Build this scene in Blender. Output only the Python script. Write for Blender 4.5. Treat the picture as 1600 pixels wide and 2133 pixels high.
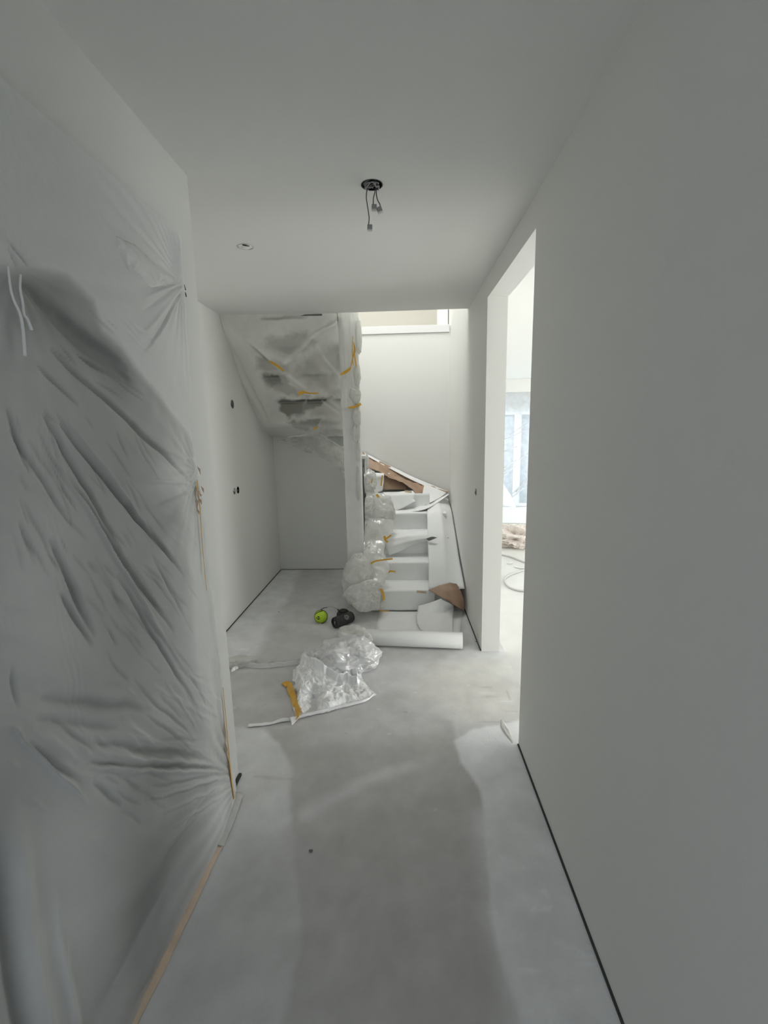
import bpy, math, random
import numpy as np
from mathutils import Vector, Matrix

for o in list(bpy.data.objects): bpy.data.objects.remove(o)
SC = bpy.context.scene
COL = SC.collection
PI = math.pi

# ------------------------------------------------------------ camera
EYE = 1.6
F = 944.0; CX, CY = 800.0, 1066.5
def _axes():
    fw = np.array([840-CX, 900-CY, F]); fw /= np.linalg.norm(fw)
    r = math.radians(1.2); dn = np.array([math.sin(r), math.cos(r), 0.0])
    dn[2] = -(dn@fw)/fw[2]; dn /= np.linalg.norm(dn)
    return np.array([np.cross(dn, fw), fw, -dn])
AX = _axes()
cam_d = bpy.data.cameras.new('camera'); cam = bpy.data.objects.new('camera', cam_d); COL.objects.link(cam)
cam_d.sensor_fit = 'VERTICAL'; cam_d.sensor_height = 24.0; cam_d.lens = 24.0*F/2133.0
cam_d.clip_start = 0.02; cam_d.clip_end = 200
Mw = AX @ np.diag([1.0, -1.0, -1.0])
cam.matrix_world = Matrix([[*Mw[0], 0], [*Mw[1], 0], [*Mw[2], EYE], [0, 0, 0, 1]])
SC.camera = cam
# measuring helpers: a sight line of the photo cut with a plane of the room gives a place in the room
def ray(u, v): return AX @ np.array([(u-CX)/F, (v-CY)/F, 1.0])
def onz(u, v, z=0.0): d = ray(u, v); return np.array([0, 0, EYE]) + d*((z-EYE)/d[2])
def onx(u, v, x): d = ray(u, v); return np.array([0, 0, EYE]) + d*(x/d[0])
def ony(u, v, y): d = ray(u, v); return np.array([0, 0, EYE]) + d*(y/d[1])

# ------------------------------------------------------------ world, light, exposure
W = bpy.data.worlds.new('sky'); SC.world = W; W.use_nodes = True
wn = W.node_tree.nodes; wl = W.node_tree.links
bg = wn['Background']; bg.inputs[1].default_value = 1.5
tc = wn.new('ShaderNodeTexCoord'); sx = wn.new('ShaderNodeSeparateXYZ'); cr = wn.new('ShaderNodeValToRGB')
wl.new(tc.outputs['Generated'], sx.inputs[0]); wl.new(sx.outputs['Z'], cr.inputs[0]); wl.new(cr.outputs[0], bg.inputs[0])
cr.color_ramp.elements[0].position = 0.0; cr.color_ramp.elements[0].color = (0.80, 0.88, 1.0, 1)
cr.color_ramp.elements[1].position = 0.6; cr.color_ramp.elements[1].color = (0.60, 0.74, 0.96, 1)

def area(name, loc, target, sx_, sy_, power, color):
    l = bpy.data.lights.new(name, 'AREA'); l.shape = 'RECTANGLE'; l.size = sx_; l.size_y = sy_
    l.energy = power; l.color = color
    o = bpy.data.objects.new(name, l); COL.objects.link(o); o.location = loc
    o.rotation_euler = (Vector(target)-Vector(loc)).to_track_quat('-Z', 'Z').to_euler()
    return o
DAY = (1.0, 0.985, 0.955)
area('daylight_side_window_near', (6.75, 1.6, 1.25), (0, 1.6, 1.2), 2.4, 2.1, 270, DAY)
area('daylight_side_window_far', (6.75, 5.6, 1.25), (0, 5.6, 1.2), 2.4, 2.1, 110, DAY)
area('daylight_far_window', (3.0, 9.9, 1.15), (3.0, 0, 1.1), 3.0, 1.9, 70, (0.95, 0.98, 1.0))
area('daylight_roof_window', (-0.35, 4.0, 5.35), (-0.35, 4.0, 0), 1.4, 1.5, 105, (1.0, 0.985, 0.95))
area('fill_behind_camera', (-0.1, -1.85, 1.75), (-0.1, 1.3, 0.0), 0.8, 1.0, 5.5, (0.88, 0.93, 1.0))  # fill added behind the camera to brighten near floor and film

vs = SC.view_settings
vs.view_transform = 'Standard'; vs.look = 'None'; vs.gamma = 1.0; vs.use_curve_mapping = False
vs.exposure = 0.02
SC.cycles.max_bounces = 12; SC.cycles.diffuse_bounces = 8; SC.cycles.transparent_max_bounces = 24
SC.cycles.caustics_reflective = False; SC.cycles.caustics_refractive = False

# ------------------------------------------------------------ noise
def _hash(ix, iy, iz, seed):
    h = (ix*374761393 + iy*668265263 + iz*2147483647 + seed*1274126177) & 0xffffffff
    h = ((h ^ (h >> 13))*1274126177) & 0xffffffff
    h = h ^ (h >> 16)
    return (h & 0xffffff)/float(0xffffff)*2-1
def noise3(x, y, z, seed=0):
    x = np.asarray(x, float); y = np.asarray(y, float)+0*x; z = np.asarray(z, float)+0*x
    ix = np.floor(x).astype(np.int64); iy = np.floor(y).astype(np.int64); iz = np.floor(z).astype(np.int64)
    fx, fy, fz = x-ix, y-iy, z-iz
    s = lambda t: t*t*t*(t*(t*6-15)+10)
    ux, uy, uz = s(fx), s(fy), s(fz); r = 0
    for dx in (0, 1):
        for dy in (0, 1):
            for dz in (0, 1):
                r = r + (ux if dx else 1-ux)*(uy if dy else 1-uy)*(uz if dz else 1-uz)*_hash(ix+dx, iy+dy, iz+dz, seed)
    return r
def fbm(x, y, z=0, seed=0, oct=4, gain=.5):
    r = 0; a = 1; t = 0
    for k in range(oct):
        r = r + a*noise3(np.asarray(x)*2**k, np.asarray(y)*2**k, np.asarray(z)*2**k, seed+k*17); t += a; a *= gain
    return r/t
def ridge(x, y, z=0, seed=0, oct=4, gain=.55):
    r = 0; a = 1; t = 0
    for k in range(oct):
        n = noise3(np.asarray(x)*1.9**k+7.3*k, np.asarray(y)*1.9**k-3.1*k, np.asarray(z)*1.9**k, seed+k*31)
        r = r + a*(1-2*np.abs(n)); t += a; a *= gain
    return r/t
def crease(x, y, z=0, seed=0, K=14, f0=.7, f1=4.0, warp=.12):
    """piecewise-flat crumple: many straight creases laid over one another"""
    x = np.asarray(x, float); y = np.asarray(y, float)+0*x; z = np.asarray(z, float)+0*x
    wx = x+warp*fbm(x*1.5, y*1.5, z*1.5, seed+91, 3); wy = y+warp*fbm(x*1.5, y*1.5, z*1.5, seed+92, 3); wz = z+warp*fbm(x*1.5, y*1.5, z*1.5, seed+93, 2)
    rs = np.random.RandomState(seed+5); r = 0; t = 0
    for k in range(K):
        n = rs.normal(size=3); n /= np.linalg.norm(n); f = f0*(f1/f0)**(k/(K-1)); a = 1/f
        p = (wx*n[0]+wy*n[1]+wz*n[2])*f+rs.rand(); q = np.abs((p % 1.0)*2-1); r = r+a*(q**.8*2-1); t += a
    return r/t*2
def sstep(a, b, x):
    t = np.clip((x-a)/(b-a), 0, 1); return t*t*(3-2*t)
def seg_t(px, py, ax, ay, bx, by):
    dx, dy = bx-ax, by-ay; L = dx*dx+dy*dy+1e-12
    t = np.clip(((px-ax)*dx+(py-ay)*dy)/L, 0, 1)
    return t, np.hypot(px-(ax+t*dx), py-(ay+t*dy))
def poly_sd(px, py, pts):
    d = np.full(px.shape, 1e9); ins = np.zeros(px.shape, bool); n = len(pts)
    for i in range(n):
        ax, ay = pts[i]; bx, by = pts[(i+1) % n]
        d = np.minimum(d, seg_t(px, py, ax, ay, bx, by)[1])
        if ay != by:
            c = ((ay > py) != (by > py)) & (px < (bx-ax)*(py-ay)/(by-ay)+ax); ins ^= c
    return np.where(ins, -d, d)

# ------------------------------------------------------------ materials
def mat(name, color=(.8, .8, .8), rough=.6, bump=0, bscale=60, var=0, vscale=3, metal=0, spec=.5, attr=None, aniso=None):
    m = bpy.data.materials.new(name); m.use_nodes = True
    n = m.node_tree.nodes; l = m.node_tree.links; p = n['Principled BSDF']
    p.inputs['Base Color'].default_value = (*color, 1); p.inputs['Roughness'].default_value = rough
    p.inputs['Metallic'].default_value = metal; p.inputs['Specular IOR Level'].default_value = spec
    t = n.new('ShaderNodeTexCoord')
    src = None
    if attr:
        a = n.new('ShaderNodeAttribute'); a.attribute_name = attr; src = a.outputs['Color']
    if var:
        no = n.new('ShaderNodeTexNoise'); no.inputs['Scale'].default_value = vscale; no.inputs['Detail'].default_value = 6
        l.new(t.outputs['Object'], no.inputs['Vector'])
        mr = n.new('ShaderNodeMapRange'); mr.inputs['From Min'].default_value = .3; mr.inputs['From Max'].default_value = .7
        mr.inputs['To Min'].default_value = 1-var; mr.inputs['To Max'].default_value = 1+var*.6
        l.new(no.outputs[0], mr.inputs[0])
        mx = n.new('ShaderNodeVectorMath'); mx.operation = 'SCALE'
        if src: l.new(src, mx.inputs[0])
        else: mx.inputs[0].default_value = color
        l.new(mr.outputs[0], mx.inputs['Scale']); src = mx.outputs[0]
    if src: l.new(src, p.inputs['Base Color'])
    if bump:
        no = n.new('ShaderNodeTexNoise'); no.inputs['Scale'].default_value = bscale; no.inputs['Detail'].default_value = 5
        l.new(t.outputs['Object'], no.inputs['Vector'])
        b = n.new('ShaderNodeBump'); b.inputs['Strength'].default_value = bump; b.inputs['Distance'].default_value = .01
        l.new(no.outputs[0], b.inputs['Height']); l.new(b.outputs[0], p.inputs['Normal'])
    return m
def film(name, color=(.86, .87, .86), a0=.35, a1=.97, attr=None, trans=.35, gloss=.18, rough=.22, bump=.3, bscale=40, crinkle=False):
    """thin plastic film: see-through where clean or where fold shade is painted in, white with paint mist"""
    m = bpy.data.materials.new(name); m.use_nodes = True
    n = m.node_tree.nodes; l = m.node_tree.links; n.clear()
    out = n.new('ShaderNodeOutputMaterial')
    d = n.new('ShaderNodeBsdfDiffuse'); d.inputs[0].default_value = (*color, 1)
    tr = n.new('ShaderNodeBsdfTranslucent'); tr.inputs[0].default_value = (*color, 1)
    g = n.new('ShaderNodeBsdfGlossy'); g.inputs['Roughness'].default_value = rough; g.inputs[0].default_value = (.9, .9, .9, 1)
    tp = n.new('ShaderNodeBsdfTransparent')
    tc = n.new('ShaderNodeTexCoord'); no = n.new('ShaderNodeTexNoise'); no.inputs['Scale'].default_value = bscale; no.inputs['Detail'].default_value = 4
    l.new(tc.outputs['Object'], no.inputs['Vector'])
    if crinkle: no.noise_type = 'RIDGED_MULTIFRACTAL'; no.inputs['Distortion'].default_value = .8; no.inputs['Detail'].default_value = 3
    b = n.new('ShaderNodeBump'); b.inputs['Strength'].default_value = bump; b.inputs['Distance'].default_value = .01
    l.new(no.outputs[0], b.inputs['Height'])
    for s in (d, tr, g): l.new(b.outputs[0], s.inputs['Normal'])
    m1 = n.new('ShaderNodeMixShader'); m1.inputs[0].default_value = trans; l.new(d.outputs[0], m1.inputs[1]); l.new(tr.outputs[0], m1.inputs[2])
    lw = n.new('ShaderNodeLayerWeight'); lw.inputs[0].default_value = .25
    m2 = n.new('ShaderNodeMixShader'); l.new(m1.outputs[0], m2.inputs[1]); l.new(g.outputs[0], m2.inputs[2])
    mg = n.new('ShaderNodeMath'); mg.operation = 'MULTIPLY_ADD'; mg.inputs[1].default_value = .45; mg.inputs[2].default_value = gloss; mg.use_clamp = True
    l.new(lw.outputs['Fresnel'], mg.inputs[0]); l.new(mg.outputs[0], m2.inputs[0])
    m3 = n.new('ShaderNodeMixShader'); l.new(tp.outputs[0], m3.inputs[1]); l.new(m2.outputs[0], m3.inputs[2])
    al = n.new('ShaderNodeMapRange'); al.inputs['To Min'].default_value = a0; al.inputs['To Max'].default_value = a1
    if attr:
        a = n.new('ShaderNodeAttribute'); a.attribute_name = attr; l.new(a.outputs['Fac'], al.inputs[0])
    else:
        n2 = n.new('ShaderNodeTexNoise'); n2.inputs['Scale'].default_value = 9; n2.inputs['Detail'].default_value = 5
        l.new(tc.outputs['Object'], n2.inputs['Vector']); l.new(n2.outputs[0], al.inputs[0])
    # edge-on film is seen through more of its thickness
    ad = n.new('ShaderNodeMath'); ad.operation = 'MULTIPLY_ADD'; ad.inputs[1].default_value = .35; ad.use_clamp = True
    l.new(lw.outputs['Facing'], ad.inputs[0]); l.new(al.outputs[0], ad.inputs[2]); l.new(ad.outputs[0], m3.inputs[0])
    l.new(m3.outputs[0], out.inputs[0])
    return m
M = {}
M['wall'] = mat('wall_paint', (.80, .80, .775), .75, .06, 220)
M['ceil'] = mat('ceiling_paint', (.80, .80, .78), .8, .06, 220)
M['under'] = mat('shaded_step_underside', (.27, .265, .225), .7, .1, 30)  # darkened to paint in the shade under the upper flight
M['underriser'] = mat('shaded_riser_back', (.50, .49, .44), .7, .1, 30)  # shade under the flight painted in, lighter than the treads to give bands
M['beige'] = mat('beige_wall_paint', (.58, .56, .51), .8)
M['dark'] = mat('dark_joint', (.05, .055, .05), .8)
M['floor'] = mat('screed', (.5, .5, .48), .62, .12, 90, .10, 7, attr='Col')
M['livfloor'] = mat('pale_screed', (.74, .74, .72), .6, .1, 60, .06, 4)
M['white'] = mat('white_lacquer', (.82, .82, .82), .35)
M['paper'] = mat('white_cover_paper', (.80, .81, .79), .7, .15, 18, .05, 6)
M['fleece'] = mat('white_cover_fleece', (.86, .865, .855), .75, .12, 30)
M['brown'] = mat('brown_paper', (.40, .27, .185), .55, .25, 22, .12, 9)
M['tape'] = mat('golden_tape', (.72, .40, .035), .38, .15, 60, .12, 20)
M['tapepale'] = mat('pale_crepe_tape', (.66, .52, .40), .7, .25, 80, .12, 14)
M['wood'] = mat('pale_step_wood', (.62, .56, .46), .5, .1, 20)
M['black'] = mat('black_plastic', (.018, .018, .018), .45)
M['mesh'] = mat('black_woven_cover', (.060, .061, .060), .7, .8, 900, .3, 60)
M['lime'] = mat('lime_plastic', (.46, .66, .035), .38, 0, 0, .08, 30)
M['grey'] = mat('grey_plastic', (.33, .33, .32), .5)
M['cable'] = mat('grey_cable', (.10, .10, .095), .5)
M['lightmark'] = mat('pale_print', (.65, .65, .62), .6)
M['dust'] = mat('pale_dust_ring', (.11, .11, .105), .8)
M['door'] = mat('grey_door', (.075, .075, .068), .55)
M['cloth'] = mat('white_cloth', (.72, .66, .62), .85, .3, 60)
M['hose'] = mat('grey_hose', (.55, .55, .54), .5)
M['hedge'] = mat('hedge_green', (.05, .09, .06), .9, .5, 8, .5, 3)
M['lawn'] = mat('lawn_green', (.10, .15, .07), .9)
M['drip'] = mat('white_paint_drip', (.85, .85, .84), .3)
M['dirt_and_shade'] = mat('crumb_and_shade', (.16, .15, .14), .8)
M['plaster'] = mat('dried_plaster', (.60, .60, .575), .8, .3, 60, .08, 20)
M['wallfilm'] = film('masking_film_on_wall', (.84, .85, .84), .13, 1.0, 'spray_and_shade', .12, .05, .35, .25, 30)
M['stairfilm'] = film('masking_film_on_stairs', (.92, .92, .88), .08, 1.0, 'spray_and_shade', .3, .06, .3, .2, 20)
M['wallpatch'] = film('milky_film_fold', (.86, .865, .85), .85, 1.0, None, .12, .06, .3, .3, 20)
M['bag'] = film('clear_wrap_film', (.95, .95, .915), .50, 1.0, None, .48, .09, .2, .6, 13, True)
M['wrap'] = film('milky_wrap_film', (.95, .95, .915), .85, 1.0, None, .35, .06, .28, .15, 30)
M['pilefilm'] = film('shiny_white_film', (.94, .94, .945), .62, 1.0, None, .3, .16, .14, .6, 14, True)
M['pilesheet'] = film('white_film_sheet', (.95, .95, .96), .96, 1.0, None, .05, .08, .25, .40, 9, True)
M['windowfilm'] = film('thin_window_film', (.86, .92, 1.0), .28, .6, None, .55, .05, .3, .2, 6)
gl = bpy.data.materials.new('window_glass'); gl.use_nodes = True
n = gl.node_tree.nodes; n.clear(); o_ = n.new('ShaderNodeOutputMaterial'); t_ = n.new('ShaderNodeBsdfTransparent'); t_.inputs[0].default_value = (.95, .955, .955, 1)
g_ = n.new('ShaderNodeBsdfGlossy'); g_.inputs['Roughness'].default_value = .02; x_ = n.new('ShaderNodeMixShader'); x_.inputs[0].default_value = .06
gl.node_tree.links.new(t_.outputs[0], x_.inputs[1]); gl.node_tree.links.new(g_.outputs[0], x_.inputs[2]); gl.node_tree.links.new(x_.outputs[0], o_.inputs[0])
M['glass'] = gl

# ------------------------------------------------------------ mesh helpers
class MB:
    def __init__(s): s.v = []; s.f = []
    def add(s, v, f):
        b = len(s.v); s.v += [tuple(map(float, p)) for p in v]; s.f += [tuple(i+b for i in q) for q in f]; return s
    def box(s, x0, x1, y0, y1, z0, z1):
        return s.prism([(x0, y0), (x1, y0), (x1, y1), (x0, y1)], z0, z1)
    def prism(s, pts, z0, z1):
        n = len(pts); v = [(x, y, z0) for x, y in pts]+[(x, y, z1) for x, y in pts]
        f = [tuple(range(n))[::-1], tuple(range(n, 2*n))]+[(i, (i+1) % n, n+(i+1) % n, n+i) for i in range(n)]
        return s.add(v, f)
    def tube(s, pts, r, seg=8, sub=6, taper=None):
        P = [Vector(p) for p in pts]; Q = []
        if sub > 1 and len(P) > 2:
            for i in range(len(P)-1):
                a = P[max(i-1, 0)]; b = P[i]; c = P[i+1]; d = P[min(i+2, len(P)-1)]
                for k in range(sub):
                    t = k/sub
                    Q.append(.5*((2*b)+(c-a)*t+(2*a-5*b+4*c-d)*t*t+(3*b-a-3*c+d)*t**3))
            Q.append(P[-1])
        else: Q = P
        v = []; f = []; n = len(Q); up = Vector((.3, .2, 1)).normalized()
        for i, q in enumerate(Q):
            t = (Q[min(i+1, n-1)]-Q[max(i-1, 0)]).normalized()
            a = t.cross(up);
            if a.length < .05: a = t.cross(Vector((1, 0, 0)))
            a.normalize(); b = t.cross(a); rr = r*(taper(i/(n-1)) if taper else 1)
            for k in range(seg):
                w = 2*PI*k/seg; v.append(q+a*math.cos(w)*rr+b*math.sin(w)*rr)
        for i in range(n-1):
            for k in range(seg):
                f.append((i*seg+k, i*seg+(k+1) % seg, (i+1)*seg+(k+1) % seg, (i+1)*seg+k))
        f.append(tuple(range(seg))[::-1]); f.append(tuple(range((n-1)*seg, n*seg)))
        return s.add(v, f)
    def lathe(s, prof, c, ax, seg=32, closed=True):
        ax = Vector(ax).normalized(); a = ax.orthogonal().normalized(); b = ax.cross(a); c = Vector(c)
        v = []; f = []; n = len(prof)
        for r, h in prof:
            for k in range(seg):
                w = 2*PI*k/seg; v.append(c+ax*h+(a*math.cos(w)+b*math.sin(w))*r)
        for i in range(n-1):
            for k in range(seg):
                f.append((i*seg+k, i*seg+(k+1) % seg, (i+1)*seg+(k+1) % seg, (i+1)*seg+k))
        if closed: f.append(tuple(range(seg))[::-1]); f.append(tuple(range((n-1)*seg, n*seg)))
        return s.add(v, f)
def link(name, mb, m, parent=None, smooth=False, bevel=0, solid=0, sub=0, attrs=None):
    me = bpy.data.meshes.new(name); me.from_pydata(mb.v, [], mb.f); me.update()
    me.materials.append(M[m] if isinstance(m, str) else m)
    if smooth: me.polygons.foreach_set('use_smooth', [True]*len(me.polygons))
    for k, val in (attrs or {}).items():
        if k == 'Col':
            a = me.color_attributes.new('Col', 'FLOAT_COLOR', 'POINT'); a.data.foreach_set('color', np.asarray(val, np.float32).ravel())
        else:
            a = me.attributes.new(k, 'FLOAT', 'POINT'); a.data.foreach_set('value', np.asarray(val, np.float32).ravel())
    o = bpy.data.objects.new(name, me); COL.objects.link(o)
    if parent: o.parent = parent; o.matrix_parent_inverse = Matrix.Translation(-parent.location) if parent.type == 'EMPTY' else Matrix()
    if sub: q = o.modifiers.new('s', 'SUBSURF'); q.levels = q.render_levels = sub
    if solid: q = o.modifiers.new('t', 'SOLIDIFY'); q.thickness = solid; q.offset = 0
    if bevel: q = o.modifiers.new('b', 'BEVEL'); q.width = bevel; q.segments = 2; q.limit_method = 'ANGLE'
    return o
def tag(o, label, cat, group=None, kind=None):
    o['label'] = label; o['category'] = cat
    if group: o['group'] = group
    if kind: o['kind'] = kind
    return o
def empty(name, loc, label, cat, group=None):
    o = bpy.data.objects.new(name, None); o.location = loc; o.empty_display_size = .1; COL.objects.link(o)
    return tag(o, label, cat, group)
def struct(name, mb, m, parent=None, **k):
    o = link(name, mb, m, parent, **k)
    if not parent: o['kind'] = 'structure'
    return o
def gridmesh(P):
    """P: array (nu, nv, 3)"""
    nu, nv = P.shape[:2]; mb = MB()
    mb.v = [tuple(p) for p in P.reshape(-1, 3).tolist()]
    i = np.arange(nu-1)[:, None]*nv+np.arange(nv-1)[None]
    mb.f = np.stack([i, i+nv, i+nv+1, i+1], -1).reshape(-1, 4).tolist()
    return mb
def patch(rows, nu=8, nv=8, lin=False):
    """smooth surface through rows of points (all rows the same length)"""
    R = np.array([[np.asarray(p, float) for p in r] for r in rows])
    def cr1(A, k):
        if len(A) == 1: return A
        out = []
        if lin:
            for i in range(len(A)-1):
                for j in range(k): out.append(A[i]*(1-j/k)+A[i+1]*(j/k))
            out.append(A[-1]); return np.array(out)
        for i in range(len(A)-1):
            a, b, c, d = A[max(i-1, 0)], A[i], A[i+1], A[min(i+2, len(A)-1)]
            for j in range(k):
                t = j/k; out.append(.5*((2*b)+(c-a)*t+(2*a-5*b+4*c-d)*t*t+(3*b-a-3*c+d)*t**3))
        out.append(A[-1]); return np.array(out)
    A = cr1(R, nu); A = cr1(A.transpose(1, 0, 2), nv).transpose(1, 0, 2)
    return A
def normals(P):
    du = np.gradient(P, axis=0); dv = np.gradient(P, axis=1); n = np.cross(du, dv)
    return n/(np.linalg.norm(n, axis=-1, keepdims=True)+1e-12)
def wrinkle(P, amp, sc, seed, aniso=(1, 1, 1), kind='ridge', oct=4):
    n = normals(P); q = P*np.array(aniso)*sc
    h = crease(q[..., 0], q[..., 1], q[..., 2], seed) if kind == 'fold' else (ridge if kind == 'ridge' else fbm)(q[..., 0], q[..., 1], q[..., 2], seed, oct)
    return P+n*(h*amp)[..., None]

# ============================================================ THE ROOM
ZC = 2.575          # ceiling
ZU = 2.735          # floor of the storey above
XR = lambda y: np.interp(y, [-1.9, 1.0, 2.125, 3.13, 5.2], [.60, .579, .574, .553, .517])   # right wall, a little out of square
YE = 3.93           # edge of the ceiling towards the stairwell
TOP = 5.2

# plates with round holes for the electrical boxes (guillotine split)
def holed(rect, holes):
    x0, x1, y0, y1 = rect; V = []; Fc = []
    def quad(a, b, c, d):
        if b-a < 1e-5 or d-c < 1e-5: return
        k = len(V); V.extend([(a, c), (b, c), (b, d), (a, d)]); Fc.append((k, k+1, k+2, k+3))
    def rec(a, b, c, d, hs):
        if b-a < 1e-5 or d-c < 1e-5: return
        if not hs: quad(a, b, c, d); return
        hx, hy, r = hs[0]; s = r*1.35; rest = hs[1:]
        lo = [h for h in rest if h[1]+h[2]*1.35 <= hy-s]; hi = [h for h in rest if h[1]-h[2]*1.35 >= hy+s]
        same = [h for h in rest if h not in lo and h not in hi]
        rec(a, b, c, hy-s, lo); rec(a, b, hy+s, d, hi)
        rec(a, hx-s, hy-s, hy+s, [h for h in same if h[0] < hx]); rec(hx+s, b, hy-s, hy+s, [h for h in same if h[0] > hx])
        k = len(V); N = 32
        for i in range(N):
            w = 2*PI*(i+.5)/N; cx, sy = math.cos(w), math.sin(w); m_ = max(abs(cx), abs(sy))
            V.append((hx+r*cx, hy+r*sy)); V.append((hx+s*cx/m_, hy+s*sy/m_))
        for i in range(N):
            j = (i+1) % N; Fc.append((k+2*i, k+2*i+1, k+2*j+1, k+2*j))
        for qx, qy in ((1, 1), (-1, 1), (-1, -1), (1, -1)):   # corners of the square tile
            i = {(1, 1): 3, (-1, 1): 11, (-1, -1): 19, (1, -1): 27}[(qx, qy)]
            V.append((hx+s*qx, hy+s*qy)); Fc.append((k+2*i+1, len(V)-1, k+2*((i+1) % N)+1))
    rec(x0, x1, y0, y1, holes)
    return V, Fc

# floor of corridor and stair hall: bare grey screed with white paint overspray, traced stains
def build_floor():
    xs = np.arange(-1.50, .725, .011); ys = np.arange(-.30, 5.22, .011)
    X, Y = np.meshgrid(xs, ys, indexing='ij')
    tr = lambda L: [tuple(onz(u, v)[:2]) for u, v in L]
    w = fbm(X*7, Y*7, 0, 3, 4)*.035
    wx, wy = X+fbm(X*5, Y*5, 3, 9, 3)*.03, Y+fbm(X*5, Y*5, 8, 19, 3)*.03
    def area_(L, soft, grow=0): return 1-sstep(-soft, soft, poly_sd(wx, wy, tr(L))+grow)
    m = np.zeros(X.shape)
    mix = lambda m, a, v: m*(1-a)+v*a
    # overspray amount 0 bare .. 1 white
    m[:] = .34
    m = mix(m, area_([(470, 1313), (588, 1186), (628, 1186), (610, 1235), (560, 1310), (520, 1390), (465, 1390)], .06), .85)          # overspray along hall wall, whitened further in place of missing stairwell light
    m = mix(m, area_([(628, 1210), (725, 1195), (725, 1262), (640, 1262), (600, 1250)], .06), .30)
    m = mix(m, area_([(478, 1400), (600, 1400), (640, 1500), (560, 1516), (480, 1516)], .02), .16)                                  # dark field left of the film
    m = mix(m, area_([(440, 1516), (560, 1516), (600, 1560), (604, 1700), (560, 1780), (470, 1860), (330, 2133), (100, 2133), (430, 1700)], .03), .70)
    m = mix(m, area_([(560, 1516), (940, 1500), (950, 1545), (1000, 1650), (1012, 1720), (1018, 1850), (1034, 1950), (1066, 2133), (1090, 2500), (480, 2500), (620, 1980), (606, 1720), (608, 1600)], .016), .10)
    t, d = seg_t(wx, wy, *tr([(640, 1690)])[0], *tr([(850, 1592)])[0]); m = mix(m, (1-sstep(.0, .07, d))*.8, .50)
    m = mix(m, area_([(610, 1460), (800, 1450), (930, 1500), (800, 1560), (620, 1560)], .08), .26)
    m = mix(m, area_([(690, 1385), (1010, 1370), (1080, 1340), (1100, 1370), (1090, 1480), (945, 1500), (860, 1440)], .08), .62)
    m = mix(m, area_([(960, 1270), (1005, 1357), (1100, 1357), (1100, 1420), (900, 1400), (980, 1340)], .05), .8)
    m = mix(m, area_([(945, 1540), (985, 1518), (1085, 1500), (1090, 1560), (1330, 2133), (1400, 2500), (1090, 2500), (1066, 2133), (1034, 1950), (1016, 1850), (1010, 1720), (998, 1650), (960, 1590)], .012), .86)
    m = mix(m, area_([(985, 1700), (1090, 1680), (1400, 2500), (1100, 2500), (1040, 1950)], .1), .80)
    m = mix(m, area_([(300, 2140), (420, 1900), (520, 1760), (600, 1740), (560, 1900), (480, 2140)], .1), .36)
    m += fbm(X*3, Y*3, 1, 5, 5)*.13 + fbm(X*26, Y*18, 1, 6, 3)*.05 + fbm(X*60, Y*45, 1, 8, 2)*.03
    # fine scuffs and specks of dried filler
    sc_ = ridge(X*9, Y*22, 1, 40, 3); m += np.where(sc_ > .74, .14, 0)*sstep(-.1, .3, fbm(X*2.2, Y*2.2, 0, 77, 3))
    yl = area_([(900, 1380), (1080, 1370), (1082, 1500), (960, 1500), (850, 1440)], .1)
    for (u, v, a, b, dv) in ((1012, 1431, .045, .012, -.3), (1016, 1444, .06, .02, .15), (1018, 1452, .055, .012, -.25), (1058, 1447, .006, .06, -.35), (1055, 1461, .04, .005, .25), (1030, 1503, .09, .006, -.25), (1068, 1482, .05, .006, -.2)):
        c = onz(u, v); q = ((X-c[0]+w*.15)/a)**2+((Y-c[1]+w*.3)/b)**2; m += dv*(1-sstep(.5, 1.3, q))
    rng = np.random.RandomState(4)
    for _ in range(46):
        cx, cy, r = rng.uniform(-1.3, .55), rng.uniform(1.0, 4.9), rng.uniform(.003, .009)
        m += np.where((X-cx)**2+(Y-cy)**2 < r*r, rng.choice([-.4, .3]), 0)
    t, d = seg_t(X, Y, *onz(530, 1617)[:2], *onz(608, 1623)[:2]); m -= .25*(1-sstep(.003, .012, d))
    m = np.clip(m, 0, 1)
    bare = np.array([.49, .475, .468]); whi = np.array([.86, .87, .89]); warm = np.array([.98, .955, .87])
    C = bare*(1-m[..., None])+whi*m[..., None]
    C = C*(1-.6*yl[..., None]*(1-warm))
    Z = fbm(X*2, Y*2, 0, 2, 3)*.0006-.0006
    P = np.stack([X, Y, Z], -1)
    col = np.concatenate([C, np.ones(C.shape[:2]+(1,))], -1)
    o = struct('floor', gridmesh(P), 'floor', smooth=True, attrs={'Col': col.reshape(-1, 4)})
    return o
build_floor()
mb = MB(); mb.box(-1.75, .70, -2.1, 5.4, -.2, -.003)
struct('floor', mb, 'livfloor')
mb = MB(); mb.box(.70, 6.8, -1.0, 9.7, -.2, -.001)
struct('floor', mb, 'livfloor')

# ceiling of corridor and hall with its two round openings
H1 = (-.112, 2.006, .042); H2 = (-.815, 2.552, .040)
V, Fc = holed((-1.62, .70, -2.1, YE), [H1, H2]); mb = MB()
mb.add([(x, y, ZC) for x, y in V], [f[::-1] for f in Fc])
mb.add([(-1.62, YE, ZC), (.7, YE, ZC), (.7, YE, ZU), (-1.62, YE, ZU), (-1.62, -2.1, ZU), (.7, -2.1, ZU)], [(0, 1, 2, 3), (3, 2, 5, 4)])
struct('ceiling', mb, 'ceil')
mb = MB(); mb.box(.70, 6.8, -1.0, 9.7, ZC, ZU); struct('ceiling', mb, 'ceil')
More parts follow.
